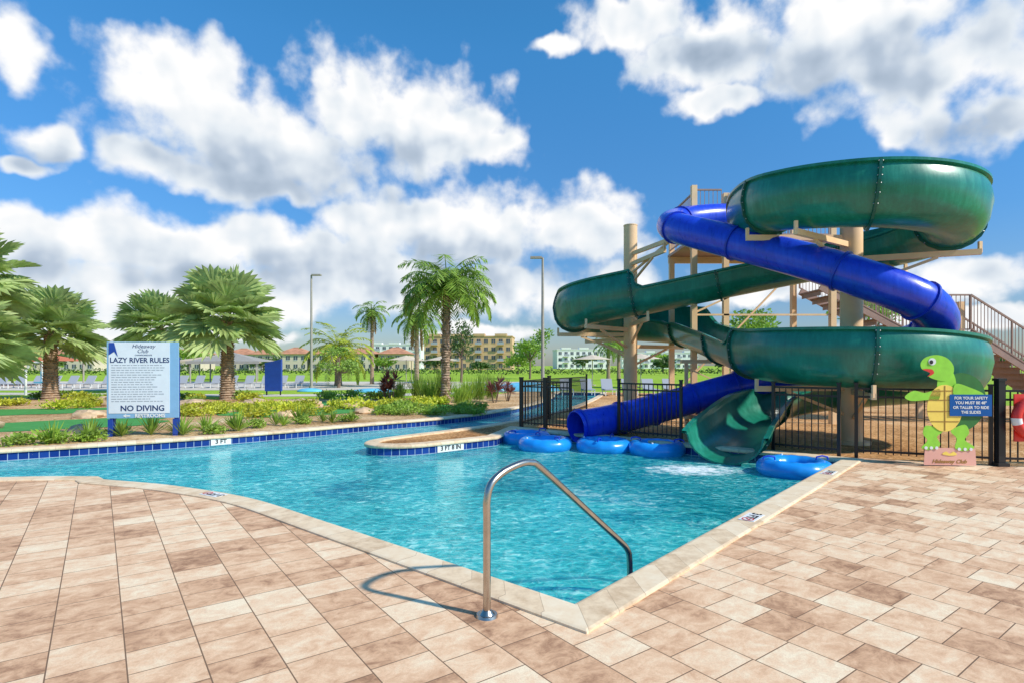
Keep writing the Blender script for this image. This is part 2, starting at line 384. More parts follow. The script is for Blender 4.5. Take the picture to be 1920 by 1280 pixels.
M_PINK=mat('coral_paint',(.80,.42,.33),.5,.05)
M_TG=mat('bright_green_paint',(.30,.68,.05),.5,.12,6)
M_TGD=mat('dark_green_paint',(.035,.17,.035),.45,.15,6)
M_TAN=mat('yellow_tan_paint',(.95,.68,.12),.5,.08,6)
M_OCH=mat('ochre_paint',(.38,.20,.04),.45,.1)
M_SBLUE=mat('sign_blue',(.010,.10,.34),.6,.08,spec=.2)
M_TRUNK=mat('palm_trunk_bark',(.36,.26,.18),.9,.4,9,bump=1,bscale=18,streak=(1,1,4))
M_TRUNKD=mat('brown_boot_bark',(.36,.25,.17),.9,.45,7,bump=1,bscale=14)
M_BARK=mat('tree_bark',(.20,.14,.10),.9,.3,8,bump=.8)
M_FAN=mat('fan_palm_leaf',(.42,.52,.19),.5,.45,1.6,trans=.35)
M_PALM=mat('feather_palm_leaf',(.28,.43,.07),.45,.45,1.5,trans=.36)
M_PALMY=mat('yellow_palm_leaf',(.48,.55,.06),.45,.4,1.5,trans=.38)
M_DEAD=mat('dry_frond',(.38,.25,.11),.8,.3,2)
M_LEAF=mat('shrub_leaf',(.30,.45,.06),.5,.45,3,trans=.38,rnd=True)
M_LEAFY=mat('yellow_green_leaf',(.56,.58,.05),.5,.4,3,trans=.38,rnd=True)
M_LEAFD=mat('dark_tree_leaf',(.08,.15,.03),.6,.5,1,trans=.3)
M_PURP=mat('purple_cordyline_leaf',(.20,.07,.06),.4,.4,3,trans=.2)
M_ROCK=mat('tan_boulder',(.56,.39,.24),.85,.4,2.5,bump=.9,bscale=7)
M_GLASS=mat('window_glass',(.08,.10,.13),.1,.3,.3)
M_TERRA=mat('terracotta_roof',(.52,.24,.13),.8,.3,.6)
M_STUCC=mat('beige_stucco',(.58,.46,.33),.8,.1,.2)
M_STUC2=mat('cream_stucco',(.64,.55,.44),.8,.1,.2)
M_CONST=mat('ochre_sheathing',(.64,.42,.23),.8,.2,.3)
M_GREYP=mat('grey_wall_paint',(.36,.38,.42),.8,.1,.2)
M_CANV=mat('canvas_fabric',(.65,.54,.40),.8,.1,1)
M_REDC=mat('rust_red_fabric',(.55,.16,.07),.8,.15,1)
M_GREYM=mat('grey_pole_paint',(.36,.33,.28),.5,.1)
M_LBLUE=mat('light_blue_paint',(.14,.50,.70),.4,.2,1)

# ------------------------------------------------------------------ pool outline
def V2(l): return [Vector((a,b,0)) for a,b in l]
near=catmull(V2([(-18,4.2),(-14,5.9),(-10,7.5),(-7.1,8.10),(-5.95,8.14)]),5)+catmull(V2([(-5.72,7.93),(-4.75,7.62),(-4.1,7.33),(-3.5,7.02),(-2.88,6.60),(-1.9,5.76),(-1.2,5.16)]),5)
C=Vector((.42,3.75,0)); R=Vector((5.62,9.65,0)); B=Vector((.1,14.5,0))
isl=catmull(V2([(-.35,12.78),(-1.4,11.85),(-2.05,11.4),(-2.65,11.35),(-3.0,11.7),(-2.95,12.3),(-2.4,13.1),(-1.4,14.3),(-.3,15.9),(1.0,18.4),(2.4,22.3),(4,28),(5.4,34)]),5)
far=catmull(V2([(2.9,35),(1.5,26),(-.45,20.2),(-1.96,17.6),(-3.85,15.7),(-6.6,12.9),(-9.6,10.75),(-13,9),(-18,7.7)]),6)
pool=near+[C,R,B]+isl+far
def area(l): return sum(a.x*b.y-b.x*a.y for a,b in zip(l,l[1:]+l[:1]))/2
sgn = 1 if area(pool)>0 else -1
def offset(l,d):
    o=[];n=len(l)
    for i in range(n):
        a,b,c=l[i-1],l[i],l[(i+1)%n]
        t1=(b-a).normalized(); t2=(c-b).normalized()
        n1=Vector((t1.y,-t1.x,0))*sgn; n2=Vector((t2.y,-t2.x,0))*sgn
        m=(n1+n2); 
        if m.length<1e-4: m=n1
        m.normalize(); k=1/max(.5,m.dot(n1)); o.append(b+m*d*k)
    return o
prof=[(-.035,-.045),(-.045,-.02),(-.04,.006),(-.02,.018),(.0,.022),(.24,.024),(.26,.018),(.262,-.03)]
rings=[[Vector((p.x,p.y,z)) for p in offset(pool,d)] for d,z in prof]
acc=[0]
for i in range(len(pool)): acc.append(acc[-1]+(pool[(i+1)%len(pool)]-pool[i]).length)
mb=MB(); n=len(pool)
for j in range(len(prof)-1):
    vs=rings[j]+rings[j+1]; fs=[];uv=[]
    for i in range(n):
        k=(i+1)%n
        f=(i,k,n+k,n+i) if sgn>0 else (i,n+i,n+k,k)
        u0,u1=acc[i],acc[i+1]; a,b=j*.05,(j+1)*.05
        uv.append([(u0,a),(u1,a),(u1,b),(u0,b)] if sgn>0 else [(u0,a),(u0,b),(u1,b),(u1,a)]); fs.append(f)
    mb.add(vs,fs,M_COPE,uv)
mb.obj('pool_coping',kind='structure')
mb=MB(); vs=[Vector((p.x,p.y,-.04)) for p in pool]+[Vector((p.x,p.y,-1.25)) for p in pool]; fs=[];uv=[]
for i in range(n):
    k=(i+1)%n; fs.append((i,k,n+k,n+i)); uv.append([(acc[i],.005),(acc[i+1],.005),(acc[i+1],1.2),(acc[i],1.2)])
mb.add(vs,fs,M_TILE,uv); mb.obj('pool_wall',kind='structure')
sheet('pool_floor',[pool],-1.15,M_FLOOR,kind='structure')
WZ=-.20
sheet('water',[pool],WZ,M_WATER,kind='structure')
# entry steps in the near corner
for i,(r,z) in enumerate([(1.15,-.42),(1.7,-.68),(2.2,-.93)]):
    u=(R-C).normalized(); l=(Vector((-1.2,5.16,0))-C).normalized()
    pts=[C]+[C+u*(r*math.cos(t)*1.25)+l*(r*math.sin(t)*1.25) for t in [k*math.pi/2/10 for k in range(11)]]
    mb=MB(); m=len(pts)
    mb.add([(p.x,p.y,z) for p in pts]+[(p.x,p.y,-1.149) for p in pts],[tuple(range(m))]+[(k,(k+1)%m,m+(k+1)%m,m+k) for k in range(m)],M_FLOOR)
    mb.add([(pts[k].x,pts[k].y,z+.004) for k in range(1,m)]+[((C+(pts[k]-C)*.955).x,(C+(pts[k]-C)*.955).y,z+.004) for k in range(1,m)],
       [(k,k+1,m-1+k+1,m-1+k) for k in range(m-2)],M_NAVY)
    mb.obj('pool_floor',kind='structure')

# ground with pool opening
big=V2([(-4000,-400),(4000,-400),(4000,4000),(-4000,4000)])
sheet('ground',[big,pool],-.03,M_LAWN,kind='structure')
deck=V2([(-18,-7),(18,-7),(18,7.5),(9.5,8.75),(7.75,9.05),(6.05,9.9)])+[R,C]+near[::-1]
sheet('deck_pavement',[deck],.004,M_PAVER,kind='structure')
rb=[R,B]+isl+V2([(5.6,35),(16,30),(22,20),(22,7.4),(18,7.5),(9.5,8.75),(7.75,9.05),(6.05,9.9)])
sheet('mulch_ground',[rb],-.012,M_MULCH,kind='structure')
gb=far+V2([(-26,9),(-40,20),(-40,30),(-24,29),(-14,27.5),(-6,28),(-1.5,31),(.5,36)])
sheet('garden_bed_ground',[gb],-.014,M_GRAVEL,kind='structure')
def blobp(cx,cy,rx,ry,rot=0,seed=0,n=26):
    o=[]
    for i in range(n):
        a=2*math.pi*i/n; k=1+.28*noise.noise(Vector((math.cos(a)*1.3+seed*7,math.sin(a)*1.3,seed)))*2
        x,y=rx*k*math.cos(a),ry*k*math.sin(a)
        o.append(Vector((cx+x*math.cos(rot)-y*math.sin(rot),cy+x*math.sin(rot)+y*math.cos(rot),0)))
    return o
for i,(x,y,rx,ry) in enumerate([(-12.2,15.6,3.1,1.4),(-7.4,20.2,2.2,1.8),(-9.5,24.0,2.4,1.5),(-17,20,3.2,1.7),(-3.8,22.5,1.6,1.2)]):
    sheet('putting_green_ground',[blobp(x,y,rx,ry,.5,i)],-.004,M_PUTT,kind='structure')
sheet('path',[V2([(-60,33),(-30,32.0),(-14,30),(-5,31),(-1,35),(-1,37.0),(-6,33.5),(-14,32.3),(-30,34.4),(-60,36)])],-.018,M_PATH,kind='structure')
sheet('deck_pavement',[V2([(-60,37),(-12,38),(-4,41),(3,44),(3,58),(-60,60)])],-.020,M_PATH,kind='structure')

# ------------------------------------------------------------------ green flume
P1=Vector((3.54,17,0)); P2c=Vector((7.04,11.8,0)); RR=1.68
def cp(c,a): return (c.x+RR*math.cos(rad(a)), c.y+RR*math.sin(rad(a)))
G=[]
def g(xy,z,hl,hr,j=0): G.append((xy[0],xy[1],z,hl,hr,j))
g((6.6,15.3),4.66,.7,.7,1); g((6.0,14.1),4.56,.7,.75)
g((5.52,12.95),4.46,.66,1.02); 
for a,z,j in [(180,4.38,1),(203,4.28,0),(225,4.19,0),(248,4.12,1),(270,4.06,0),(292,4.01,0),(315,3.97,0),(338,3.93,1),(0,3.90,0),(22,3.85,0),(45,3.78,0),(66,3.7,1)]: g(cp(P2c,a),z,.62,1.02,j)
g((7.0,13.66),3.6,.62,.64); g((5.3,14.4),3.30,.62,.64,1); g((3.7,15.12),3.0,.64,.62,0); g((3.35,15.27),2.95,1.16,.62,1)
for a,z,j in [(246,2.88,0),(225,2.80,0),(203,2.73,0),(180,2.66,1),(157,2.6,0),(135,2.56,0),(112,2.52,0),(90,2.47,1),(68,2.42,0),(45,2.36,0),(22,2.29,0),(1.5,2.2,1)]: g(cp(P1,a),z,1.14,.66,j)
g((5.26,16.4),2.08,.74,.74); g((5.31,14.2),1.68,.72,.72,1); g((5.34,12.9),1.44,.68,.68); g((5.345,12.55),1.38,.62,1.04,1)
for a,z,j in [(181,1.30,0),(203,1.27,0),(225,1.24,0),(248,1.21,1),(270,1.17,0),(292,1.11,0),(315,1.04,0),(338,.96,1),(0,.88,0),(22,.79,0),(45,.70,0),(66,.60,1),(88,.51,0)]: g(cp(P2c,a),z,.62,1.04,j)
NG=len(G)
g((6.2,13.2),.38,.62,.68); g((5.55,12.65),.26,.62,.70,1); g((5.05,12.0),.14,.62,.70); g((4.6,11.35),.02,.62,.68); g((4.2,10.8),-.09,.60,.66,1); g((3.88,10.36),-.18,.52,.56)
gp=catmull([Vector(q[:3]) for q in G],5)
hh=[]
for i in range(len(G)-1):
    for k in range(5):
        t=k/5; hh.append((G[i][3]*(1-t)+G[i+1][3]*t,G[i][4]*(1-t)+G[i+1][4]*t))
hh.append(G[-1][3:5])
def wid(i):
    t=max(0,min(1,(i-(NG*5))/(len(gp)-1-NG*5))); return .53+.12*t
def profile(hl,hr,off=0,wb=.53):
    w=wb+off; pts=[]
    def wall(h,s):
        r=[]
        for k in range(4,0,-1):
            z=.5+(h-.5)*k/4; x=w+.03-.14*((z-.55)/.6)**2 if z>.55 else w+.02
            r.append((s*x,z))
        return r
    L=wall(hl,-1); Rr=wall(hr,1)[::-1]
    arc=[(w*math.cos(rad(a)),.5+(.5+off)*math.sin(rad(a))) for a in range(180,361,18)]
    return L+arc+Rr
def frame(path,i):
    t=path[min(i+1,len(path)-1)]-path[max(i-1,0)]; t.normalize()
    side=t.cross(Vector((0,0,1))).normalized(); up=side.cross(t).normalized(); return t,side,up
green=empty('water_slide',(7.04,11.8,0),'dark green open fibreglass water slide spiralling around two beige columns','water slide')
go=Vector((7.04,11.8,0))
mb=MB(); vs=[]; m=None
for i,p in enumerate(gp):
    t,side,up=frame(gp,i); hl,hr=hh[i]; wb=wid(i)
    inn=profile(hl,hr,0,wb); outp=profile(hl,hr,.03,wb)
    lo=outp[0]; ro=outp[-1]
    ring=inn+[(ro[0]+.06,ro[1]+.012),(ro[0]+.06,ro[1]-.035),(ro[0]+.004,ro[1]-.05)]+outp[::-1][1:-1]+[(lo[0]-.004,lo[1]-.05),(lo[0]-.06,lo[1]-.035),(lo[0]-.06,lo[1]+.012)]
    m=len(ring); vs+=[p+side*x+up*z-go for x,z in ring]
fs=[]
for i in range(len(gp)-1):
    for k in range(m):
        k2=(k+1)%m; fs.append((i*m+k,(i+1)*m+k,(i+1)*m+k2,i*m+k2))
for e in (0,len(gp)-1):
    ni=len(profile(.7,.7))
    for k in range(ni-1):
        fs.append((e*m+k,e*m+k+1,e*m+min(m-1,ni+2+(ni-2-k)),e*m+min(m-1,ni+2+(ni-1-k))))
mb.add(vs,fs,M_GREEN); mb.obj('flume',green,smooth=True)
for gi,q in enumerate(G):
    if not q[5]: continue
    i=min(gi*5,len(gp)-1); p=gp[i]; t,side,up=frame(gp,i); hl,hr=hh[i]
    a=profile(hl,hr,.032,wid(i)); b=profile(hl,hr,.09,wid(i)); mb=MB(); mm=len(a); vs=[]
    for dt in (-.022,.022):
        vs+=[p+side*x+up*z+t*dt-go for x,z in a]+[p+side*x+up*z+t*dt-go for x,z in b]
    fs=[]
    for k in range(mm-1):
        fs+=[(k,k+1,mm+k+1,mm+k),(2*mm+k,3*mm+k,3*mm+k+1,2*mm+k+1),(mm+k,mm+k+1,3*mm+k+1,3*mm+k)]
    fs+=[(0,mm,3*mm,2*mm),(mm-1,3*mm-1,4*mm-1,2*mm-1)]
    mb.add(vs,fs,M_GREENLIP)
    for k in range(0,mm-1):
        x=(b[k][0]+b[k+1][0])/2*.97; z=(b[k][1]+b[k+1][1])/2
        if b[k][1]<.04: continue
        for s_ in(-1,1): mb.sphere(p+side*x+up*(z+.012)+t*(.03*s_)-go,.013,M_BOLT,6,4)
    mb.obj('joint_flange',green)
# ------------------------------------------------------------------ blue tube slide
bp_=[(6.15,15.9,5.74),(5.3,15.7,5.66),(4.4,15.2,5.42),(4.05,14.4,5.12),(4.25,13.6,4.80),(4.85,12.8,4.40),(5.5,12.0,3.98),(6.1,11.25,3.58),(6.75,10.65,3.16),(7.5,10.45,2.78),(8.1,10.85,2.45),(8.42,11.6,2.18),(8.2,12.5,1.95),(7.5,13.15,1.72),(6.7,13.6,1.45),(5.8,13.98,1.16),(4.5,14.15,.78),(3.2,13.82,.48),(2.2,13.35,.30),(1.45,12.98,.21)]
bb=catmull(bp_,5)
blue=empty('tube_slide',(4.25,13.6,0),'glossy blue enclosed tube slide winding down to the pool edge','water slide')
bo=Vector((4.25,13.6,0)); mb=MB(); vs=[]; sg=28
for r in (.365,.345):
    for i,p in enumerate(bb):
        t,side,up=frame(bb,i)
        for k in range(sg):
            a=2*math.pi*k/sg; vs.append(p+(side*math.cos(a)+up*math.sin(a))*r-bo)
nb=len(bb); fs=[]
for L in (0,1):
    for i in range(nb-1):
        for k in range(sg):
            k2=(k+1)%sg; o=L*nb*sg
            f=(o+i*sg+k,o+i*sg+k2,o+(i+1)*sg+k2,o+(i+1)*sg+k); fs.append(f if L==0 else f[::-1])
for i in (0,nb-1):
    for k in range(sg):
        k2=(k+1)%sg; fs.append((i*sg+k,i*sg+k2,nb*sg+i*sg+k2,nb*sg+i*sg+k))
mb.add(vs,fs,M_BLUE); mb.obj('tube',blue,smooth=True)
for i in [1,9,17,26,37,45,54,63,72,76,80,84,88,nb-2]:
    t,side,up=frame(bb,i); mb=MB(); vs=[]
    for (r,dt) in ((.36,-.022),(.40,-.022),(.40,.022),(.36,.022)):
        vs+=[bb[i]+(side*math.cos(2*math.pi*k/sg)+up*math.sin(2*math.pi*k/sg))*r+t*dt-bo for k in range(sg)]
    fs=[(L*sg+k,L*sg+(k+1)%sg,(L+1)*sg+(k+1)%sg,(L+1)*sg+k) for L in range(3) for k in range(sg)]
    mb.add(vs,fs,M_BLUELIP)
    mb.obj('joint_flange',blue,smooth=True)

# ------------------------------------------------------------------ columns with arms
def column(pos,r,h,label,arms):
    e=empty('support_column',(pos.x,pos.y,0),label,'column',group='beige slide support columns')
    mb=MB(); mb.cyl((0,0,-.03),(0,0,h),r,r,M_BEIGE,28); mb.cyl((0,0,h),(0,0,h+.03),r*1.04,r*1.04,M_BEIGE,28)
    mb.cyl((0,0,-.03),(0,0,.05),r*1.7,r*1.7,M_BEIGE,24); mb.obj('shaft',e,smooth=True)
    for (x,y,z) in arms:
        mb=MB(); d=Vector((x-pos.x,y-pos.y,0)); n=d.normalized(); L=d.length
        a=n*r*.9+Vector((0,0,z-.14)); b=n*(L+.50)+Vector((0,0,z-.14))
        mb.beam(a,b,.08,.11,M_BEIGE)
        mb.beam(n*r*.9+Vector((0,0,z-.68)),n*(L-.2)+Vector((0,0,z-.20)),.055,.055,M_BEIGE)
        q=n*(L+.48)+Vector((0,0,z-.16)); mb.beam(q,q+Vector((0,0,.22)),.05,.06,M_BEIGE)
        mb.obj('support_arm',e)
    return e
def arm(c,a,z): x,y=cp(c,a); return (x,y,z)
column(P1,.2,5.75,'tall beige steel column with arms carrying the green slide loop',[arm(P1,225,2.80),arm(P1,180,2.66),arm(P1,120,2.53),arm(P1,270,2.95),arm(P1,30,2.31),(4.2,14.9,5.05),(3.9,15.4,4.75)])
column(P2c,.21,4.75,'thick beige steel column with arms under the spiral loops',[arm(P2c,180,4.38),arm(P2c,215,4.22),arm(P2c,338,3.93),arm(P2c,30,3.83),arm(P2c,248,1.21),arm(P2c,190,1.28),arm(P2c,60,.63)])
def trestle(x,y,z,ang,wd,label,h0=0):
    e=empty('slide_trestle',(x,y,0),label,'steel frame',group='beige steel trestles under the slides',rz=ang)
    for s in(-1,1):
        mb=MB(); mb.box((s*wd,0,z/2-.08),(.08,.08,z-.1),M_BEIGE); mb.obj('leg',e)
    mb=MB(); mb.box((0,0,z-.12),(wd*2+.3,.10,.10),M_BEIGE); mb.obj('cross_beam',e)
    mb=MB(); mb.beam((-wd,.052,z*.2),(wd,.052,z*.5),.04,.03,M_BEIGE); mb.obj('brace',e)
    mb=MB(); mb.beam((wd,.052,z*.55),(-wd,.052,z*.85),.04,.03,M_BEIGE); mb.obj('brace',e)
trestle(5.3,15.3,1.83,rad(2),.62,'short beige steel trestle under the lower straight run')
trestle(4.5,14.15,.44,rad(95),.36,'low beige cradle under the blue tube')

# ------------------------------------------------------------------ tower with stairs
tw=empty('slide_tower',(6.6,16.6,0),'beige and brown steel slide tower with platform, railings and stairs','tower')
def tl(x,y,z): return Vector((x-6.6,y-16.6,z))
for (x,y,h) in [(5.05,15.8,6.6),(5.95,15.85,6.4),(8.9,15.8,6.0),(5.05,18.0,6.4),(8.9,18.0,6.0),(12.6,16.0,3.4),(12.6,17.6,3.4)]:
    mb=MB(); mb.box(tl(x,y,h/2-.02),(.15,.15,h),M_BEIGE); mb.obj('post',tw)
mb=MB(); mb.box(tl(7,16.9,5.05),(4.1,2.4,.08),M_BROWN)
for yy in(15.8,18.0): mb.box(tl(7,yy,4.92),(4.1,.12,.2),M_BEIGE)
mb.obj('platform',tw)
def railing(a,b,h=1.07,sp=.11,nm='railing',mt=M_BROWN):
    a=tl(*a); b=tl(*b); mb=MB(); up=Vector((0,0,1))
    mb.beam(a+up*h,b+up*h,.045,.045,mt); mb.beam(a+up*.12,b+up*.12,.035,.035,mt)
    n=int((b-a).length/sp)
    for i in range(n+1):
        q=a.lerp(b,i/n); w_=.04 if i%12==0 else .014; mb.beam(q+up*.1,q+up*h,w_,w_,mt)
    mb.obj(nm,tw)
railing((5.1,15.75,5.1),(5.8,15.75,5.1),1.35); railing((5.0,15.8,5.1),(5.0,18,5.1),1.25); railing((5.0,18.05,5.1),(9,18.05,5.1)); railing((7.4,15.75,5.1),(8.9,15.75,5.1))
mb=MB(); mb.box(tl(6.25,15.72,5.75),(.55,.05,1.2),M_BEIGE); mb.obj('entry_panel',tw)
def stair(a,b,wd,n):
    a=Vector(a); b=Vector(b); mb=MB(); d=b-a
    for i in range(n):
        q=a+d*((i+.5)/n); mb.box(tl(q.x,q.y,q.z),(abs(d.x)/n*1.05,wd,.04),M_BROWN)
        mb.box(tl(q.x-.12,q.y,q.z-.09),(.015,wd-.02,.14),M_BROWN)
    for s in(-1,1):
        mb.beam(tl(a.x,a.y+s*(wd/2+.03),a.z),tl(b.x,b.y+s*(wd/2+.03),b.z),.05,.2,M_BROWN)
    mb.obj('stair_flight',tw)
    for s in(-1,1): railing((a.x,a.y+s*(wd/2+.05),a.z),(b.x,b.y+s*(wd/2+.05),b.z),1.05,nm='stair_railing')
stair((9.0,17.2,3.9),(11.6,17.2,2.5),1.1,8)
stair((12.7,16.4,2.5),(16.6,16.4,.05),1.2,14)
mb=MB(); mb.box(tl(12.15,16.8,2.45),(1.2,2.0,.07),M_BROWN); mb.obj('landing',tw)
railing((11.6,15.8,2.48),(12.7,15.8,2.48)); railing((12.75,17.7,2.48),(11.6,17.75,2.48))
for (a,b) in [((5.05,18,.6),(8.9,18,4.6)),((5.05,15.8,3.0),(8.9,15.8,3.0)),((5.05,15.8,3.05),(8.9,15.8,4.8))]:
    mb=MB(); mb.beam(tl(*a),tl(*b),.05,.05,M_BEIGE); mb.obj('brace',tw)

# ------------------------------------------------------------------ black fence
def fence(a,b,label,h=1.22,gate=False,mt=M_BLACK):
    a=Vector((a[0],a[1],0)); b=Vector((b[0],b[1],0)); L=(b-a).length; ang=math.atan2(b.y-a.y,b.x-a.x)
    e=empty('metal_fence',a,label,'fence',group='black metal picket fence panels',rz=ang)
    mb=MB(); n=int(L/.105)
    for i in range(1,n): mb.box((L*i/n,0,h/2+.02),(.016,.016,h-.1),mt)
    mb.obj('picket_panel',e)
    for z in(.12,h-.16,h-.02):
        mb=MB(); mb.box((L/2,0,z),(L,.03,.035),mt); mb.obj('rail',e)
    for x in(0,L):
        mb=MB(); mb.box((x,0,h/2+.02),(.055,.055,h+.08),mt); mb.box((x,0,h+.07),(.07,.07,.03),mt); mb.obj('post',e)
ed=(B-R).normalized(); no=Vector((-ed.y,ed.x,0)); 
if no.y<0: no=-no
def fp(t): q=R+no*.42+ed*t; return (q.x,q.y)
fl='black metal picket fence panel on the mulch by the pool'
fence(fp(7.5),fp(6.75),fl); fence(fp(6.7),fp(5.95),fl); fence(fp(4.6),fp(3.1),fl)
fence(fp(1.25),fp(.15),fl)
fence((6.05,10.0),(7.7,9.15),'black metal picket fence panel behind the turtle sign')
fence((7.85,9.1),(9.6,8.9),'black metal picket fence panel beside the gate post')
fence((9.7,8.9),(11.6,8.8),fl)
fence(fp(7.55),(1.1,17.2),'black metal picket fence panel running back along the river')
fence((1.15,17.3),(2.7,20.6),'black metal picket fence panel running back along the river')
mb=MB(); mb.box((0,0,.68),(.1,.1,1.36),M_BLACK); mb.box((0,0,1.38),(.13,.13,.04),M_BLACK); mb.box((0,0,.03),(.18,.18,.06),M_BLACK)
mb.obj('gate_post',loc=(7.78,9.08,0),label='thick square black gate post beside the fence',category='post')

# ------------------------------------------------------------------ hand rail
hr=empty('handrail',(-.16,3.63,0),'brushed stainless steel handrail leading into the pool corner','handrail')
def hp(t,z): return Vector((1.16*t,1.10*t,z))
pts=catmull([hp(0,.0),hp(0,.3),hp(0,.62),hp(.0,.74),hp(.022,.84),hp(.09,.905),hp(.19,.94),hp(.25,.935),hp(.30,.90),hp(.5,.66),hp(.75,.355),hp(.9,.172),hp(.955,.09),hp(.975,-.0),hp(.98,-.3),hp(.98,-.42)],5)
mb=MB(); mb.tube(pts,.0245,M_STEEL,16); mb.obj('rail_pipe',hr,smooth=True)
mb=MB(); mb.cyl((0,0,.004),(0,0,.02),.072,.066,M_STEEL,28); mb.cyl((0,0,.02),(0,0,.045),.05,.03,M_STEEL,28); mb.obj('base_flange',hr,smooth=True)

# ------------------------------------------------------------------ inner tubes
mb=MB(); vs=[];A=48;Bn=16
for i in range(A):
    a=2*math.pi*i/A; wr=1+.03*math.sin(a*12)
    for k in range(Bn):
        b=2*math.pi*k/Bn; r=.43+.155*math.cos(b)*wr; vs.append((r*math.cos(a),r*math.sin(a),.155*math.sin(b)*wr+.10))
fs=[(i*Bn+k,((i+1)%A)*Bn+k,((i+1)%A)*Bn+(k+1)%Bn,i*Bn+(k+1)%Bn) for i in range(A) for k in range(Bn)]
mb.add(vs,fs,M_TUBE)
src=empty('inner_tube',(4.70,9.48,WZ),'blue inflatable ring floating by the pool corner coping','inner tube',group='blue inflatable rings floating in the pool')
mb.obj('ring',src,smooth=True)
for s in(-1,1):
    h_=MB(); h_.tube([(s*.44-.1,-.05,.245),(s*.44-.09,-.05,.29),(s*.44,-.05,.31),(s*.44+.09,-.05,.29),(s*.44+.1,-.05,.245)],.014,M_BLUELIP,8); h_.obj('handle',src,smooth=True)
mbv=MB(); mbv.cyl((0,.44,.25),(0,.44,.272),.022,.018,M_WHITE,10); mbv.obj('valve',src)
for (x,y,rz) in [(.34,13.42,.6),(.72,12.34,2.0),(1.95,12.12,1.1),(2.98,11.72,2.7)]:
    copy_thing(src,(x,y,WZ),rz,label='blue inflatable ring floating beside the slide exit')

# ------------------------------------------------------------------ depth markers
RX90=Matrix.Rotation(rad(90),4,'X')
def marker(x,y,ang,label,tx='3 FT',mir=False):
    e=empty('depth_marker',(x,y,.0245),label,'depth marker',group='white pool depth marker tiles',rz=ang)
    mb=MB(); mb.box((0,0,.002),(.34,.16,.004),M_WHITE); mb.obj('tile',e)
    text(tx,.13,Matrix.Translation((-.06,0,.0055)),M_BLK,'lettering',e,bold=.004)
    mb=MB(); 
    ring=[]; 
    for r in(.06,.047): ring+=[(.11+r*math.cos(2*math.pi*k/24),r*math.sin(2*math.pi*k/24),.0065) for k in range(24)]
    mb.add(ring,[(k,(k+1)%24,24+(k+1)%24,24+k) for k in range(24)],M_RED)
    mb.box((.11,0,.0068),(.10,.012,.001),M_RED,rz=rad(45)); mb.box((.105,.01,.0061),(.05,.012,.001),M_BLK,rz=rad(-30))
    mb.obj('no_diving_symbol',e)
aR=math.atan2((R-C).y,(R-C).x)
def onright(t): q=C+(R-C).normalized()*t+Vector((.75,-.66,0))*.12; return q.x,q.y
x,y=onright(3.0); marker(x,y,aR+math.pi,'white 3 FT depth marker tile set in the cream coping')
x,y=onright(6.3); marker(x,y,aR+math.pi,'white 3 FT depth marker tile near the pool corner coping')
n=len(pool)
def nearest(px,py):
    bd=None
    for i in range(n):
        a,b=pool[i],pool[(i+1)%n]; q=Vector((px,py,0)); d=b-a; t=max(0,min(1,(q-a).dot(d)/d.length_squared)); c=a+d*t
        if bd is None or (q-c).length<bd[0]: bd=((q-c).length,c,math.atan2(d.y,d.x))
    return bd
_,c,a=nearest(-3.6,7.08); nx=Vector((-math.cos(a-rad(90)),-math.sin(a-rad(90)),0))
if nx.y>0: nx=-nx
marker(c.x+nx.x*.12,c.y+nx.y*.12,a+math.pi,'white 3 FT depth marker tile in the curved coping')
def wmarker(x,y,ang,tx,wd,label):
    e=empty('depth_marker',(x,y,-.115),label,'depth marker',group='white pool depth marker tiles',rz=ang)
    mb=MB(); mb.box((0,-.006,0),(wd,.008,.15),M_WHITE); mb.obj('tile',e)
    text(tx,.13,Matrix.Translation((0,-.012,0))@RX90,M_BLK,'lettering',e,bold=.004)
_,c,a=nearest(-6.6,12.9); wmarker(c.x+.0,c.y,a+math.pi,'3 FT',.42,'white 3 FT tile on the blue waterline tiles')
_,c,a=nearest(-1.25,11.9); wmarker(c.x,c.y,a+math.pi,'3 FT 8 IN',.66,'white 3 FT 8 IN tile on the island waterline')

# ------------------------------------------------------------------ rules sign
sg_=empty('rules_sign',(-8.5,13.1,0),'white and pale blue pool rules board on two navy posts','sign',rz=rad(8))
mb=MB(); mb.box((0,.02,1.27),(1.52,.05,1.74),M_SIGNB); mb.obj('board',sg_)
mb=MB(); mb.box((-.07,-.0095,1.32),(1.30,.008,1.62),M_SIGNW); mb.obj('notice_panel',sg_)
for x in(-.68,.70):
    mb=MB(); mb.box((x,.09,.9),(.09,.08,1.8),M_NAVY); mb.box((x,-.012,.17),(.10,.03,.42),M_NAVY); mb.obj('post',sg_)
mb=MB(); mb.add([(-.71,-.02,2.12),(-.60,-.02,2.12),(-.52,-.02,1.80),(-.60,-.02,1.92),(-.71,-.02,1.84)],[(0,1,2,3,4)],M_NAVY); mb.obj('blue_corner_emblem',sg_)
def st(b,s,x,z,mt=M_INK,nm='lettering',**k): return text(b,s,Matrix.Translation((x,-.016,z))@RX90,mt,nm,sg_,**k)
st('Hideaway',.125,.02,2.04,shear=.25); st('Club',.125,.0,1.93,shear=.25); st('CHAMPIONSGATE',.045,.02,1.84)
st('LAZY RIVER RULES',.165,-.06,1.72,sx=.93,bold=.003)
mb=MB(); 
for r in range(16):
    z=1.61-r*.055; x=-.66; end=.50-random.random()*.35
    while x<end:
        l=.03+random.random()*.09; mb.box((x+l/2,-.0155,z),(l,.002,.017),M_GREYP); x+=l+.02
mb.obj('small_print',sg_)
st('NO DIVING',.18,-.0,.62,bold=.004)
st('RESTROOMS',.115,.16,.452,M_WHITE,bold=.004)
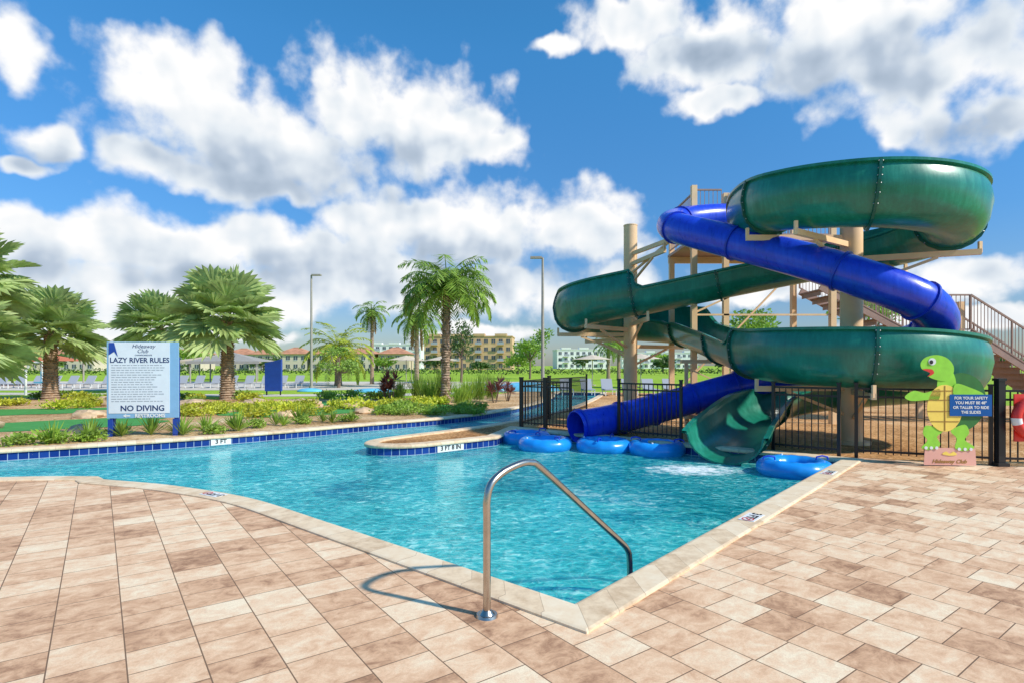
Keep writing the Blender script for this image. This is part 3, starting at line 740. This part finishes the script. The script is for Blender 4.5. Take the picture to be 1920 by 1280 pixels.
mb=MB(); mb.add([(-.42,-.012,.455),(-.35,-.012,.41),(-.35,-.012,.50)],[(0,1,2)],M_WHITE); mb.box((-.31,-.012,.455),(.09,.003,.03),M_WHITE); mb.obj('arrow_symbol',sg_)

# ------------------------------------------------------------------ turtle-shaped height notice
ts=empty('height_sign',(6.93,9.05,0),'painted cartoon turtle cutout holding a blue height rule notice','sign',rz=rad(-4))
S=.0081
def plate(nm,pts,lay,mt,smooth=True,par=ts,thick=.006):
    pp=[Vector(((x-1785)*S,0,(868-y)*S+.02)) for x,y in pts]
    if smooth: pp=catmull(pp,4,True)
    yb=-lay*.008; k=len(pp); mb=MB()
    ar=sum(pp[i].x*pp[(i+1)%k].z-pp[(i+1)%k].x*pp[i].z for i in range(k))
    if ar<0: pp=pp[::-1]
    tr=tessellate_polygon([[Vector((q.x,q.z,0)) for q in pp]])
    mb.add([(q.x,yb-thick,q.z) for q in pp],[tuple(t) for t in tr],mt)
    mb.add([(q.x,yb,q.z) for q in pp],[tuple(t)[::-1] for t in tr],mt)
    mb.add([(q.x,yb-thick,q.z) for q in pp]+[(q.x,yb,q.z) for q in pp],[(i,(i+1)%k,k+(i+1)%k,k+i) for i in range(k)],mt)
    return mb.obj(nm,par)
def ell(cx,cy,rx,ry,n=10): return [(cx+rx*math.cos(2*math.pi*i/n),cy+ry*math.sin(2*math.pi*i/n)) for i in range(n)]
plate('shell',[(1802,688),(1830,692),(1850,712),(1856,750),(1840,785),(1812,798),(1785,760),(1785,710)],0,M_TGD)
plate('leg',[(1745,790),(1775,800),(1764,812),(1770,828),(1752,838),(1735,834),(1746,820),(1738,806)],1,M_TG)
plate('leg',[(1790,800),(1816,788),(1824,804),(1816,818),(1834,832),(1815,840),(1798,834),(1801,815)],1,M_TG)
plate('neck',[(1768,690),(1792,684),(1800,714),(1788,738),(1766,735)],1,M_TG)
plate('head',[(1733,668),(1742,657),(1762,652),(1782,658),(1794,673),(1793,690),(1780,702),(1764,701),(1748,694),(1753,686),(1736,680)],2,M_TG)
plate('mouth',[(1736,680),(1753,680),(1757,688),(1745,694),(1750,687)],3,M_RED)
plate('arm',[(1768,718),(1742,726),(1720,722),(1703,734),(1716,742),(1745,740),(1766,740)],2,M_TG)
plate('plastron',ell(1778,756,33,46),2,M_TAN)
plate('arm',[(1798,708),(1826,716),(1850,728),(1846,738),(1815,736),(1794,730)],3,M_TG)
mb=MB()
def ln(x0,y0,x1,y1,mt=M_OCH,w_=.012,lay=3.0):
    mb.beam(((x0-1785)*S,-lay*.008-.002,(868-y0)*S+.02),((x1-1785)*S,-lay*.008-.002,(868-y1)*S+.02),.004,w_,mt)
for a in [(1778,712,1778,800),(1748,740,1808,740),(1746,762,1810,762),(1752,782,1804,782),(1754,722,1802,722)]: ln(*a)
mb.obj('plastron_lines',ts)
plate('eye',ell(1754,665,7,7),3,M_WHITE); plate('pupil',ell(1752,666,3.2,4),4,M_BLK)
for x in (1743,1753,1763): plate('toe_nail',ell(x,834,3,3,8),2,M_WHITE)
for x in (1805,1816,1827): plate('toe_nail',ell(x,836,3,3,8),2,M_WHITE)
plate('notice_board',[(1786,729),(1864,729),(1864,771),(1786,771)],4,M_SBLUE,False)
for i,l in enumerate(['FOR YOUR SAFETY','YOU MUST BE 48"','OR TALLER TO RIDE','THE SLIDES']):
    text(l,.062,Matrix.Translation(((1825-1785)*S,-.0405,(868-736-i*9.2)*S+.02))@RX90,M_WHITE,'lettering',ts,sx=.95,bold=.0015)
plate('base_board',[(1742,834),(1836,834),(1838,868),(1740,868)],0,M_PINK,False)
text('Hideaway Club',.085,Matrix.Translation((.02,-.009,.08))@RX90,M_OCH,'lettering',ts,shear=.3,bold=.002)
plate('base_emblem',[(1774,846),(1781,841),(1788,845),(1795,841),(1801,847),(1788,849)],1,M_TAN)

# red life ring on the fence
rb_=empty('rescue_station',(8.18,8.98,0),'red life ring with white bands hung on the black fence','life ring')
mb=MB(); vs=[]
pos_=Vector((0,-.06,.78))
for i in range(36):
    a=2*math.pi*i/36
    for k in range(12):
        b=2*math.pi*k/12; r=.27+.07*math.cos(b); vs.append(pos_+Vector((r*math.cos(a),.07*math.sin(b),r*math.sin(a))))
for i in range(36):
    mb.add([vs[i*12+k] for k in range(12)]+[vs[((i+1)%36)*12+k] for k in range(12)],[(k,(k+1)%12,12+(k+1)%12,12+k) for k in range(12)],M_WHITE if i%9<2 else M_RED)
mb.obj('ring',rb_,smooth=True)
mb=MB(); mb.box((0,.01,.78),(.5,.02,.75),M_RED); mb.obj('back_board',rb_)

# ------------------------------------------------------------------ palms
def kite(mb,a,b,wd,nrm,mt,sag=0,mid=.5):
    d=b-a; s=d.cross(nrm)
    if s.length<1e-6: return
    s=s.normalized()*wd; m=a+d*mid+Vector((0,0,sag))
    mb.add([a,m+s,b,m-s],[(0,1,2,3)],mt)
def trunk(e,h,r0,r1,mt,lean=(0,0),ring=.11,boots=False):
    mb=MB(); k=int(h/ring)*2; pts=[];rr=[]
    for i in range(k+1):
        t=i/k; pts.append((lean[0]*t*t,lean[1]*t*t,-.05+h*t)); r=r0+(r1-r0)*t+ (.25*r0*(1-t)**8)
        rr.append(r*(1.10 if i%2 else .93)*(1+.06*(random.random()-.5)))
    mb.tube(pts,rr,mt,14)
    if boots:
        for i in range(int(h/ring*5)):
            t=random.random(); a=i*2.4; r=r0+(r1-r0)*t
            b=Vector((lean[0]*t*t+math.cos(a)*r*.9,lean[1]*t*t+math.sin(a)*r*.9,h*t)); q=b+Vector((math.cos(a)*.10,math.sin(a)*.10,.16))
            s=Vector((-math.sin(a),math.cos(a),0))*.06
            mb.add([b-s,b+s,q+s*.6,q-s*.6],[(0,1,2,3)],mt)
    mb.obj('trunk',e,smooth=True); return Vector((lean[0],lean[1],h))
def fan_palm(x,y,h,R_,label,seed,leaf=M_FAN,nf=34,rt=.31,droop=1.0):
    random.seed(seed); e=empty('palm_tree',(x,y,0),label,'palm tree'); top=trunk(e,h,rt,rt*.8,M_TRUNKD,boots=True)
    mb=MB()
    for i in range(nf):
        az_=i*2.39996+random.uniform(-.2,.2); t=(i+.5)/nf; el_=rad(82-(110)*t**.9)+random.uniform(-.1,.1)
        f=Vector((math.cos(az_)*math.cos(el_),math.sin(az_)*math.cos(el_),math.sin(el_)))
        pl=R_*random.uniform(.40,.60); hub=top+f*pl+Vector((0,0,-.08*pl*(1-el_)))
        mb.cyl(top+f*.1,hub,.035,.018,leaf,5,False)
        side=f.cross(Vector((0,0,1))).normalized()
        roll=random.uniform(-.6,.6); side=(side+f.cross(side)*roll).normalized()
        f2=(f+Vector((0,0,-.25*droop))).normalized(); up=side.cross(f2).normalized()
        rl=R_*random.uniform(.44,.56); nl=22
        for k in range(nl):
            a=rad(-140+280*k/(nl-1)); rr=rl*(1-.22*abs(a)/2.5)*random.uniform(.94,1.05)
            d=f2*math.cos(a)+side*math.sin(a); cup=.22*abs(math.sin(a))
            m=hub+d*rr*.70+up*cup*rr*.70; tip=hub+d*rr+up*cup*rr+Vector((0,0,-.12*rr*droop))
            s=(d.cross(up)).normalized()*rr*.70*rad(280/(nl-1))*.52
            tw_=up*(.018 if k%2 else -.018)
            mb.add([hub,m+s+tw_,tip,m-s-tw_],[(0,1,2,3)],leaf)
    mb.obj('crown',e); return e
def feather_palm(x,y,h,R_,label,seed,leaf=M_PALM,nf=30,rt=.2,droop=1.0,lean=(0,0),nl=26,ll=.26,up0=80,dead=0,trunkm=M_TRUNK,low=-35,kw=.032,hang=.75):
    random.seed(seed); e=empty('palm_tree',(x,y,0),label,'palm tree'); top=trunk(e,h,rt,rt*.85,trunkm,lean,boots=(trunkm==M_TRUNKD))
    mb=MB()
    for i in range(nf+dead):
        az_=i*2.39996+random.uniform(-.25,.25); t=(i+.5)/nf; el_=rad(up0-(up0-low)*min(1,t)**.8)
        mt=leaf
        if i>=nf: el_=rad(-60); mt=M_DEAD
        p=top.copy(); L=R_*random.uniform(.9,1.1)/10; prev=[p.copy()]; e2=el_
        for s in range(10):
            f=Vector((math.cos(az_)*math.cos(e2),math.sin(az_)*math.cos(e2),math.sin(e2))); p=p+f*L; prev.append(p.copy()); e2-=rad(11.5)*droop*(.5+s/9)
            e2=max(e2,rad(-88))
        path=catmull(prev,3); mb.tube(path[::3],[.03*(1-.8*j/10) for j in range(len(path[::3]))],mt,4,False)
        for k in range(nl):
            q=.12+.88*k/(nl-1); idx=min(len(path)-2,int(q*(len(path)-1))); a=path[idx]; tg=(path[idx+1]-path[idx]).normalized()
            sd=tg.cross(Vector((0,0,1)));
            if sd.length<.05: sd=Vector((-math.sin(az_),math.cos(az_),0))
            sd.normalize(); l=ll*R_*math.sin(math.pi*(.12+.83*q))**.6*random.uniform(.85,1.1)
            for s in(-1,1):
                d=(sd*s*1.0+tg*.55+Vector((0,0,random.uniform(-hang,.15)*droop))).normalized()
                kite(mb,a,a+d*l+Vector((0,0,-.12*l)),kw*R_/2*1.15,Vector((0,0,1)).lerp(tg,.4*random.random()),mt,mid=.4)
    mb.obj('crown',e); return e
fan_palm(-21.9,27.0,3.1,2.65,'broad silvery-green fan palm with thick brown trunk in the garden',3)
fan_palm(-13.6,27.2,3.7,2.85,'large silvery-green fan palm with stout trunk beside the rules board',4,nf=38)
fan_palm(-21.6,35.0,3.8,2.8,'grey-green fan palm behind the rules board',5)
fan_palm(-19.0,19.2,2.3,2.4,'silver fan palm partly cut off at the garden edge',6)
fan_palm(-20.0,20.6,4.6,2.5,'taller silver fan palm partly cut off at the garden edge',16)
feather_palm(-14.2,46.5,3.0,3.4,'bright green date palm with arching fronds on the lawn',7,M_PALMY,nf=36,rt=.28,droop=.75,ll=.2)
feather_palm(-12.3,50,6.3,1.9,'slender tall palm with a small crown on the lawn',8,M_PALM,nf=26,rt=.16,dead=4,low=-50)
feather_palm(-7.2,43.0,5.3,2.4,'medium palm with drooping crown on the lawn',9,M_PALM,nf=28,rt=.17,dead=3,low=-40)
feather_palm(-2.85,24.4,4.85,2.5,'tall lush green palm with drooping crown and ringed brown trunk',10,M_PALM,nf=44,rt=.18,lean=(.05,0),droop=1.0,nl=36,ll=.29,dead=0,trunkm=M_TRUNKD,low=-10,kw=.025,hang=1.0)
feather_palm(10.5,62,3.9,2.0,'distant slender palm beyond the river',11,nf=22,rt=.2,low=-50)
feather_palm(12.0,64,4.3,2.0,'distant slender palm beyond the river',12,nf=22,rt=.2,low=-50)

# ------------------------------------------------------------------ broadleaf trees and shrubs
def leafcloud(mb,c,r,n_,size,mt,rng=1.0):
    c=Vector(c)
    for _ in range(n_):
        while True:
            q=Vector((random.uniform(-1,1),random.uniform(-1,1),random.uniform(-1,1)))
            if q.length<=1: break
        q=q*(.55+.45*q.length)
        a=c+Vector((q.x*r[0],q.y*r[1],q.z*r[2])); d=Vector((random.uniform(-1,1),random.uniform(-1,1),random.uniform(-.3,1))).normalized()
        kite(mb,a,a+d*size*random.uniform(.7,1.4),size*.28,Vector((random.uniform(-1,1),random.uniform(-1,1),random.uniform(-1,1))),mt)
def tree(x,y,h,r,label,seed,leaf=M_LEAFD,n_=1400,size=.3):
    random.seed(seed); e=empty('tree',(x,y,0),label,'tree')
    mb=MB(); mb.tube([(0,0,-.05),(.05,0,h*.25),(0,.05,h*.5),(.04,0,h*.75)],[.14,.11,.08,.04],M_BARK,8)
    lumps=[]
    for i in range(9):
        a=i*2.4; q=Vector((math.cos(a)*r*.6*random.uniform(.4,1),math.sin(a)*r*.6,h*random.uniform(.42,.92))); lumps.append(q)
        mb.tube([(0,0,h*.35),q*.6+Vector((0,0,h*.12)),q],[.05,.035,.015],M_BARK,5)
    mb.obj('trunk',e,smooth=True)
    mb=MB()
    for q in lumps: leafcloud(mb,q,(r*.42,r*.42,h*.13),n_//9,size,leaf)
    mb.obj('crown',e)
tree(-4.9,55,6.4,1.7,'dark narrow leafy tree on the lawn',21,M_LEAFD,1000,.26)
tree(-12.8,42,2.9,1.7,'small umbrella-shaped green tree on the lawn',22,M_PALM,900,.22)
tree(2.2,70,6,3,'green leafy tree beyond the river',23,M_PALM,1200,.4)
tree(26,42,7.2,3.4,'green leafy tree behind the slide tower',24,M_PALM,1600,.35)
tree(19,46,6.2,3,'green leafy tree behind the slide tower',25,M_PALM,1600,.35)
random.seed(41); tp=[(-150+i*13+random.uniform(-5,5),130+random.uniform(-20,30),random.uniform(3.2,5.2),random.uniform(2.5,4.5)) for i in range(24)]
for i,(x,y,h_,r_) in enumerate(tp):
    if -24<x*235/y<2: h_=2.4
    tree(x,y,h_,r_,'distant dark green tree near the houses',30+i,M_LEAFD if i%3 else M_LEAF,420,.8)
# clipped hedge along the far lawn
random.seed(3); mb=MB()
for i in range(150): leafcloud(mb,(-105+i*1.0,100+random.uniform(-.4,.4),.55),(.8,.6,.6),26,.45,M_LEAFD)
h_=mb.obj('hedge',label='long low dark green hedge across the far lawn',category='hedge')
def shrub_mesh(kind,seed):
    random.seed(seed); mb=MB()
    if kind=='low': 
        for k in range(7): leafcloud(mb,(random.uniform(-.3,.3),random.uniform(-.3,.3),.12),(.22,.22,.14),40,.10,M_LEAF)
    elif kind=='yellow':
        for k in range(7): leafcloud(mb,(random.uniform(-.35,.35),random.uniform(-.35,.35),.14),(.24,.24,.16),42,.11,M_LEAFY)
    elif kind=='spiky':
        for k in range(46):
            a=random.uniform(0,6.28); e_=rad(random.uniform(20,85)); d=Vector((math.cos(a)*math.cos(e_),math.sin(a)*math.cos(e_),math.sin(e_)))
            kite(mb,Vector((0,0,0)),d*random.uniform(.35,.6),.022,Vector((-math.sin(a),math.cos(a),.3)).cross(d),M_LEAF)
    elif kind=='grass':
        for k in range(190):
            a=random.uniform(0,6.28); e_=rad(random.uniform(50,88)); b=Vector((random.uniform(-.2,.2),random.uniform(-.2,.2),0)); d=Vector((math.cos(a)*math.cos(e_),math.sin(a)*math.cos(e_),math.sin(e_)))
            l=random.uniform(.6,1.2); kite(mb,b,b+d*l,.014,Vector((-math.sin(a),math.cos(a),0)).cross(d),M_LEAF)
    elif kind=='purple':
        for s in range(5):
            top=Vector((random.uniform(-.3,.3),random.uniform(-.3,.3),random.uniform(.5,1.1))); mb.tube([(top.x*.3,top.y*.3,-.03),top],[.03,.02],M_BARK,5)
            for k in range(26):
                a=random.uniform(0,6.28); e_=rad(random.uniform(-10,85)); d=Vector((math.cos(a)*math.cos(e_),math.sin(a)*math.cos(e_),math.sin(e_)))
                kite(mb,top,top+d*random.uniform(.4,.65),.045,Vector((-math.sin(a),math.cos(a),.3)).cross(d),M_PURP)
    return mb
LAB={'low':('garden_shrub','low leafy green shrub in the garden mulch','shrub'),'yellow':('garden_shrub','low yellow-green shrub in the garden mulch','shrub'),
 'spiky':('garden_plant','small spiky green plant along the coping','plant'),'grass':('grass_clump','tall clump of ornamental green grass','ornamental grass'),'purple':('cordyline_plant','dark purple spiky cordyline in the garden bed','plant')}
protos={}
def plant(kind,x,y,sc=1):
    key=(kind,random.randint(0,2))
    nm,lb,ct=LAB[kind]
    if key not in protos:
        st_=random.getstate(); o=shrub_mesh(kind,hash(key[1])+len(kind)*3).obj(nm,label=lb,category=ct,group=lb.split(' in ')[0]+' planting'); random.setstate(st_)
        protos[key]=o; o.location=(x,y,-.012); o.scale=(sc,)*3; return o
    o=protos[key].copy(); COL.objects.link(o); o.location=(x,y,-.012); o.rotation_euler=(0,0,random.uniform(0,6.28)); o.scale=(sc,sc,sc*random.uniform(.85,1.15)); return o
random.seed(99)
def farline(t,off):
    k=int(t*(len(far)-1)); a=far[k]; b=far[min(k+1,len(far)-1)]; d=(b-a).normalized(); nn=Vector((d.y,-d.x,0))
    if nn.y<0: nn=-nn
    return a+nn*off
for i in range(22):
    q=farline(.50+.26*i/22,random.uniform(.8,2.0)); plant('spiky' if i%4 else 'low',q.x,q.y,random.uniform(.7,1.05))
for i in range(30):
    q=farline(random.uniform(.72,.95),random.uniform(.5,1.7)); plant('low',q.x,q.y,random.uniform(.45,.8))
for i in range(40): plant('yellow',random.uniform(-12.2,-6.0),random.uniform(17.6,22.5),random.uniform(.7,1.25))
for i in range(30): plant('yellow',random.uniform(-24,-15.5),random.uniform(19.5,25),random.uniform(.7,1.25))
for i in range(12): plant('yellow',random.uniform(-5.2,-3.0),random.uniform(20,25),random.uniform(.8,1.2))
for i in range(24): plant('low' if i%2 else 'yellow',random.uniform(-24,-5),random.uniform(24.5,28.5),random.uniform(.9,1.4))
for i in range(26): plant('low',random.uniform(-4.5,-.9),random.uniform(18.6,22.0),random.uniform(.7,1.1))
for (x,y,s) in [(-3.7,25,1.2),(-3.2,26,1.3),(-2.0,25,1.1),(-1.5,26,1.2),(-4.4,27,1.3),(-2.2,23.4,.9),(-3.6,28,1.4),(-1.0,27.5,1.1),(-5.2,26.2,1.0)]: plant('grass',x,y,s)
for (x,y,s) in [(-5.4,25.5,.9),(-5.8,26.0,.75),(-.75,25,.85),(-.2,26,.7)]: plant('purple',x,y,s)

# boulders
def boulder(x,y,sx,sy,sz,seed):
    mb=MB(); mb.sphere((0,0,0),1,M_ROCK,20,14)
    vs=[]
    for v_ in mb.v:
        q=Vector(v_); k=1+.34*noise.fractal(q*1.3+Vector((seed*3.1,0,0)),1,2,4)+.14*noise.noise(q*4+Vector((seed,0,0)))
        vs.append((q.x*k*sx*.78,q.y*k*sy*.78,q.z*k*sz*.8+sz*.28))
    mb.v=vs; mb.obj('boulder',smooth=True,loc=(x,y,-.03),label='rounded tan boulder in the garden bed',category='boulder',group='tan boulders in the garden')
for i,(x,y,a,b,c) in enumerate([(-13.6,14.2,.9,.7,.34),(-14.8,15.2,.6,.5,.42),(-10.4,13.9,.5,.35,.18),(-13.2,17.8,.6,.5,.25),(-16.0,23.0,1.0,.6,.4),(-8.3,22.6,.9,.6,.3),(-7.2,18.0,.5,.4,.2),(-5.9,21.4,.7,.5,.25),(-12.6,22.4,.7,.5,.3),(-5.0,19.4,.5,.35,.2),(-12.4,12.9,.6,.4,.25),(-10.2,22.8,.8,.5,.25)]): boulder(x,y,a,b,c,i)

# ------------------------------------------------------------------ lamp posts
def lamp(x,y,h,side,label):
    e=empty('street_lamp',(x,y,0),label,'street lamp',group='tall area lights')
    mb=MB(); mb.cyl((0,0,-.03),(0,0,h),.10,.06,M_GREYM,10); mb.cyl((0,0,-.03),(0,0,.25),.17,.15,M_GREYM,12); mb.obj('pole',e,smooth=True)
    mb=MB(); mb.box((side*.35,0,h+.02),(.6,.32,.09),M_GREYM); mb.box((side*.06,0,h),(.2,.06,.06),M_GREYM); mb.obj('lamp_head',e)
lamp(1.62,30,7.25,-1,'tall grey-brown area light pole beside the river'); lamp(-13.4,38,7.6,1,'slim dark area light pole on the lawn')

# ------------------------------------------------------------------ far buildings
wmesh={}
def building(nm,x,y,w_,d_,st_,fh,wall,label,bays,roof='flat',rz=0,trim=M_WHITE,cat='apartment building'):
    e=empty(nm,(x,y,0),label,cat,rz=rz); H=st_*fh
    mb=MB(); mb.box((0,d_/2,H/2),(w_,d_,H),wall); mb.obj('wall',e)
    if roof=='flat':
        mb=MB(); mb.box((0,d_/2,H+.2),(w_+.5,d_+.5,.4),trim)
        for k in range(bays//4+1): mb.box((-w_/2+w_*(k+.5)/(bays//4+1),d_*.1,H+.8),(w_/bays*1.6,d_*.25,.9),wall)
        mb.obj('roof',e)
    else:
        mb=MB(); o=.6; hh_=2.3; a=[(-w_/2-o,-o,H),(w_/2+o,-o,H),(w_/2+o,d_+o,H),(-w_/2-o,d_+o,H),(-w_/2+d_*.45,d_/2,H+hh_),(w_/2-d_*.45,d_/2,H+hh_)]
        mb.add(a,[(0,1,5,4),(1,2,5),(2,3,4,5),(3,0,4),(3,2,1,0)],M_TERRA); mb.obj('roof',e)
    key=(round(w_/bays,1),fh)
    for s in range(st_):
        for b in range(bays):
            if key not in wmesh:
                mb=MB(); ww=w_/bays*.5; mb.box((0,-.03,0),(ww,.06,fh*.5),M_GLASS); mb.box((0,-.05,-fh*.27),(ww*1.1,.1,.12),trim); mb.box((0,-.065,0),(.08,.02,fh*.5),trim)
                o=mb.obj('window',e); wmesh[key]=o.data
            else:
                o=bpy.data.objects.new('window',wmesh[key]); COL.objects.link(o); o.parent=e
            o.location=(-w_/2+w_*(b+.5)/bays,0,(s+.5)*fh)
    if roof=='flat':
        for b in range(1,bays,3):
            for s in range(1,st_):
                mb=MB(); ww=w_/bays*.9; mb.box((0,-.8,.06),(ww,1.6,.15),trim); mb.box((0,-1.56,.66),(ww,.06,1.02),M_GREYP)
                mb.obj('balcony',e,loc=(-w_/2+w_*(b+.5)/bays,0,s*fh))
building('apartment_building',-17.5,225,35,16,4,3.2,M_CONST,'four storey tan apartment block under construction',12,rz=rad(-4),trim=M_CONST)
building('apartment_building',-58,280,26,14,4,2.9,M_WHITE,'white apartment block with grey balconies',8)
building('apartment_building',36,285,27,14,3,3.1,M_WHITE,'white apartment block with grey balconies',9,rz=rad(5))
building('apartment_building',78,300,40,14,3,2.7,M_WHITE,'long white apartment block with grey balconies',14)
random.seed(5)
for i in range(14):
    x=-184+i*11.2
    building('house',x,190+random.uniform(-8,8),10.0,9,2,2.7,random.choice([M_STUCC,M_STUC2,M_STUC2]),'two storey stucco house with terracotta hip roof',4,'hip',cat='house')

# shade structures
def pavilion(x,y,w_,d_,h,mt,label):
    e=empty('shade_pavilion',(x,y,0),label,'shade canopy')
    mb=MB(); mb.add([(-w_/2,-d_/2,h),(w_/2,-d_/2,h),(w_/2,d_/2,h),(-w_/2,d_/2,h),(0,0,h+.9)],[(0,1,4),(1,2,4),(2,3,4),(3,0,4)],mt); mb.box((0,-d_/2,h-.1),(w_,.04,.25),mt); mb.obj('canopy',e)
    for sx in(-1,1):
        for sy in(-1,1):
            mb=MB(); mb.cyl((sx*w_*.45,sy*d_*.45,0),(sx*w_*.45,sy*d_*.45,h),.07,.07,M_GREYM,8); mb.obj('post',e)
pavilion(-41,48,7,5,2.0,M_REDC,'rust-red fabric shade pavilion beyond the garden')
pavilion(-27.5,56,7,4,2.0,M_GREYM,'low dark grey shade canopy by the lounge chairs')
pavilion(-33,66,10,5,2.1,M_STUCC,'beige shade canopy by the lounge chairs')
def umbrella(x,y,h,r,mt,label):
    e=empty('patio_umbrella',(x,y,0),label,'umbrella',group='patio umbrellas on the far deck')
    mb=MB(); vs=[(0,0,h+.4)]+[(r*math.cos(k*math.pi/4),r*math.sin(k*math.pi/4),h) for k in range(8)]; mb.add(vs,[(0,1+k,1+(k+1)%8) for k in range(8)],mt); mb.obj('canopy',e)
    mb=MB(); mb.cyl((0,0,0),(0,0,h+.4),.035,.035,M_GREYM,8); mb.cyl((0,0,0),(0,0,.08),.3,.3,M_GREYM,10); mb.obj('pole',e)
for x,y in [(-9.3,50),(-6.7,54),(-10.6,60),(9.5,42),(6.5,46)]: umbrella(x,y,2.1,1.6,M_CANV,'tan canvas patio umbrella on a grey pole')
# lounge chairs
mb=MB(); mb.box((0,0,.32),(.62,1.3,.05),M_GREYP); mb.box((0,.85,.55),(.62,.06,.75),M_GREYP,M=Matrix.Rotation(rad(-35),3,'X'))
src=empty('lounge_chair',(-40,41,0),'grey sling lounge chair on the far deck','lounge chair',group='row of grey lounge chairs')
mb.obj('sling_seat',src)
for sx in(-.28,.28):
    for yy in(-.55,.55):
        l_=MB(); l_.box((sx,yy,.15),(.04,.04,.32),M_WHITE); l_.obj('leg',src)
for i in range(1,9): copy_thing(src,(-40+i*1.25,41+i*.05,0),0)
for i in range(9): copy_thing(src,(-26+i*1.25,42,0),0)
for i in range(6): copy_thing(src,(3.0+i*1.15,31,0),0)
# navy board on the lawn
e=empty('equipment_box',(-13.2,31.5,0),'navy blue upright board with slanted top on the lawn','board')
mb=MB(); mb.add([(-.45,-.1,.2),(.45,-.1,.2),(.45,.1,.2),(-.45,.1,.2),(-.45,-.1,1.75),(.45,-.1,1.95),(.45,.1,1.95),(-.45,.1,1.75)],[(0,1,5,4),(1,2,6,5),(2,3,7,6),(3,0,4,7),(4,5,6,7),(3,2,1,0)],M_NAVY); mb.obj('panel',e)
for s in(-.38,.38):
    mb=MB(); mb.box((s,0,.1),(.06,.06,.26),M_BLACK); mb.obj('leg',e)
# pool lift
e=empty('pool_lift',(-26.5,31,0),'white and blue pool access lift','pool lift')
mb=MB(); mb.tube([(0,0,0),(0,0,1.3),(.3,0,1.75),(.9,0,1.8)],.06,M_WHITE,8); mb.obj('mast',e)
mb=MB(); mb.box((.9,0,.7),(.5,.5,.08),M_LBLUE); mb.box((.9,.22,1.0),(.5,.06,.6),M_LBLUE); mb.cyl((.9,0,.7),(.9,0,1.8),.03,.03,M_WHITE,6); mb.obj('seat',e)
# pale blue splash mounds
def mound(x,y,sx,sy,sz):
    mb=MB(); mb.sphere((0,0,0),(sx,sy,sz),M_LBLUE,24,10); mb.obj('splash_mound',smooth=True,loc=(x,y,0),label='low pale blue rounded play mound on the lawn',category='play mound')
mound(.9,37,2.2,1.4,.55); mound(-1.5,36,1.6,.8,.4); mound(-8.6,35,1.3,.5,.22); mound(-12.8,36,.8,.5,.2)
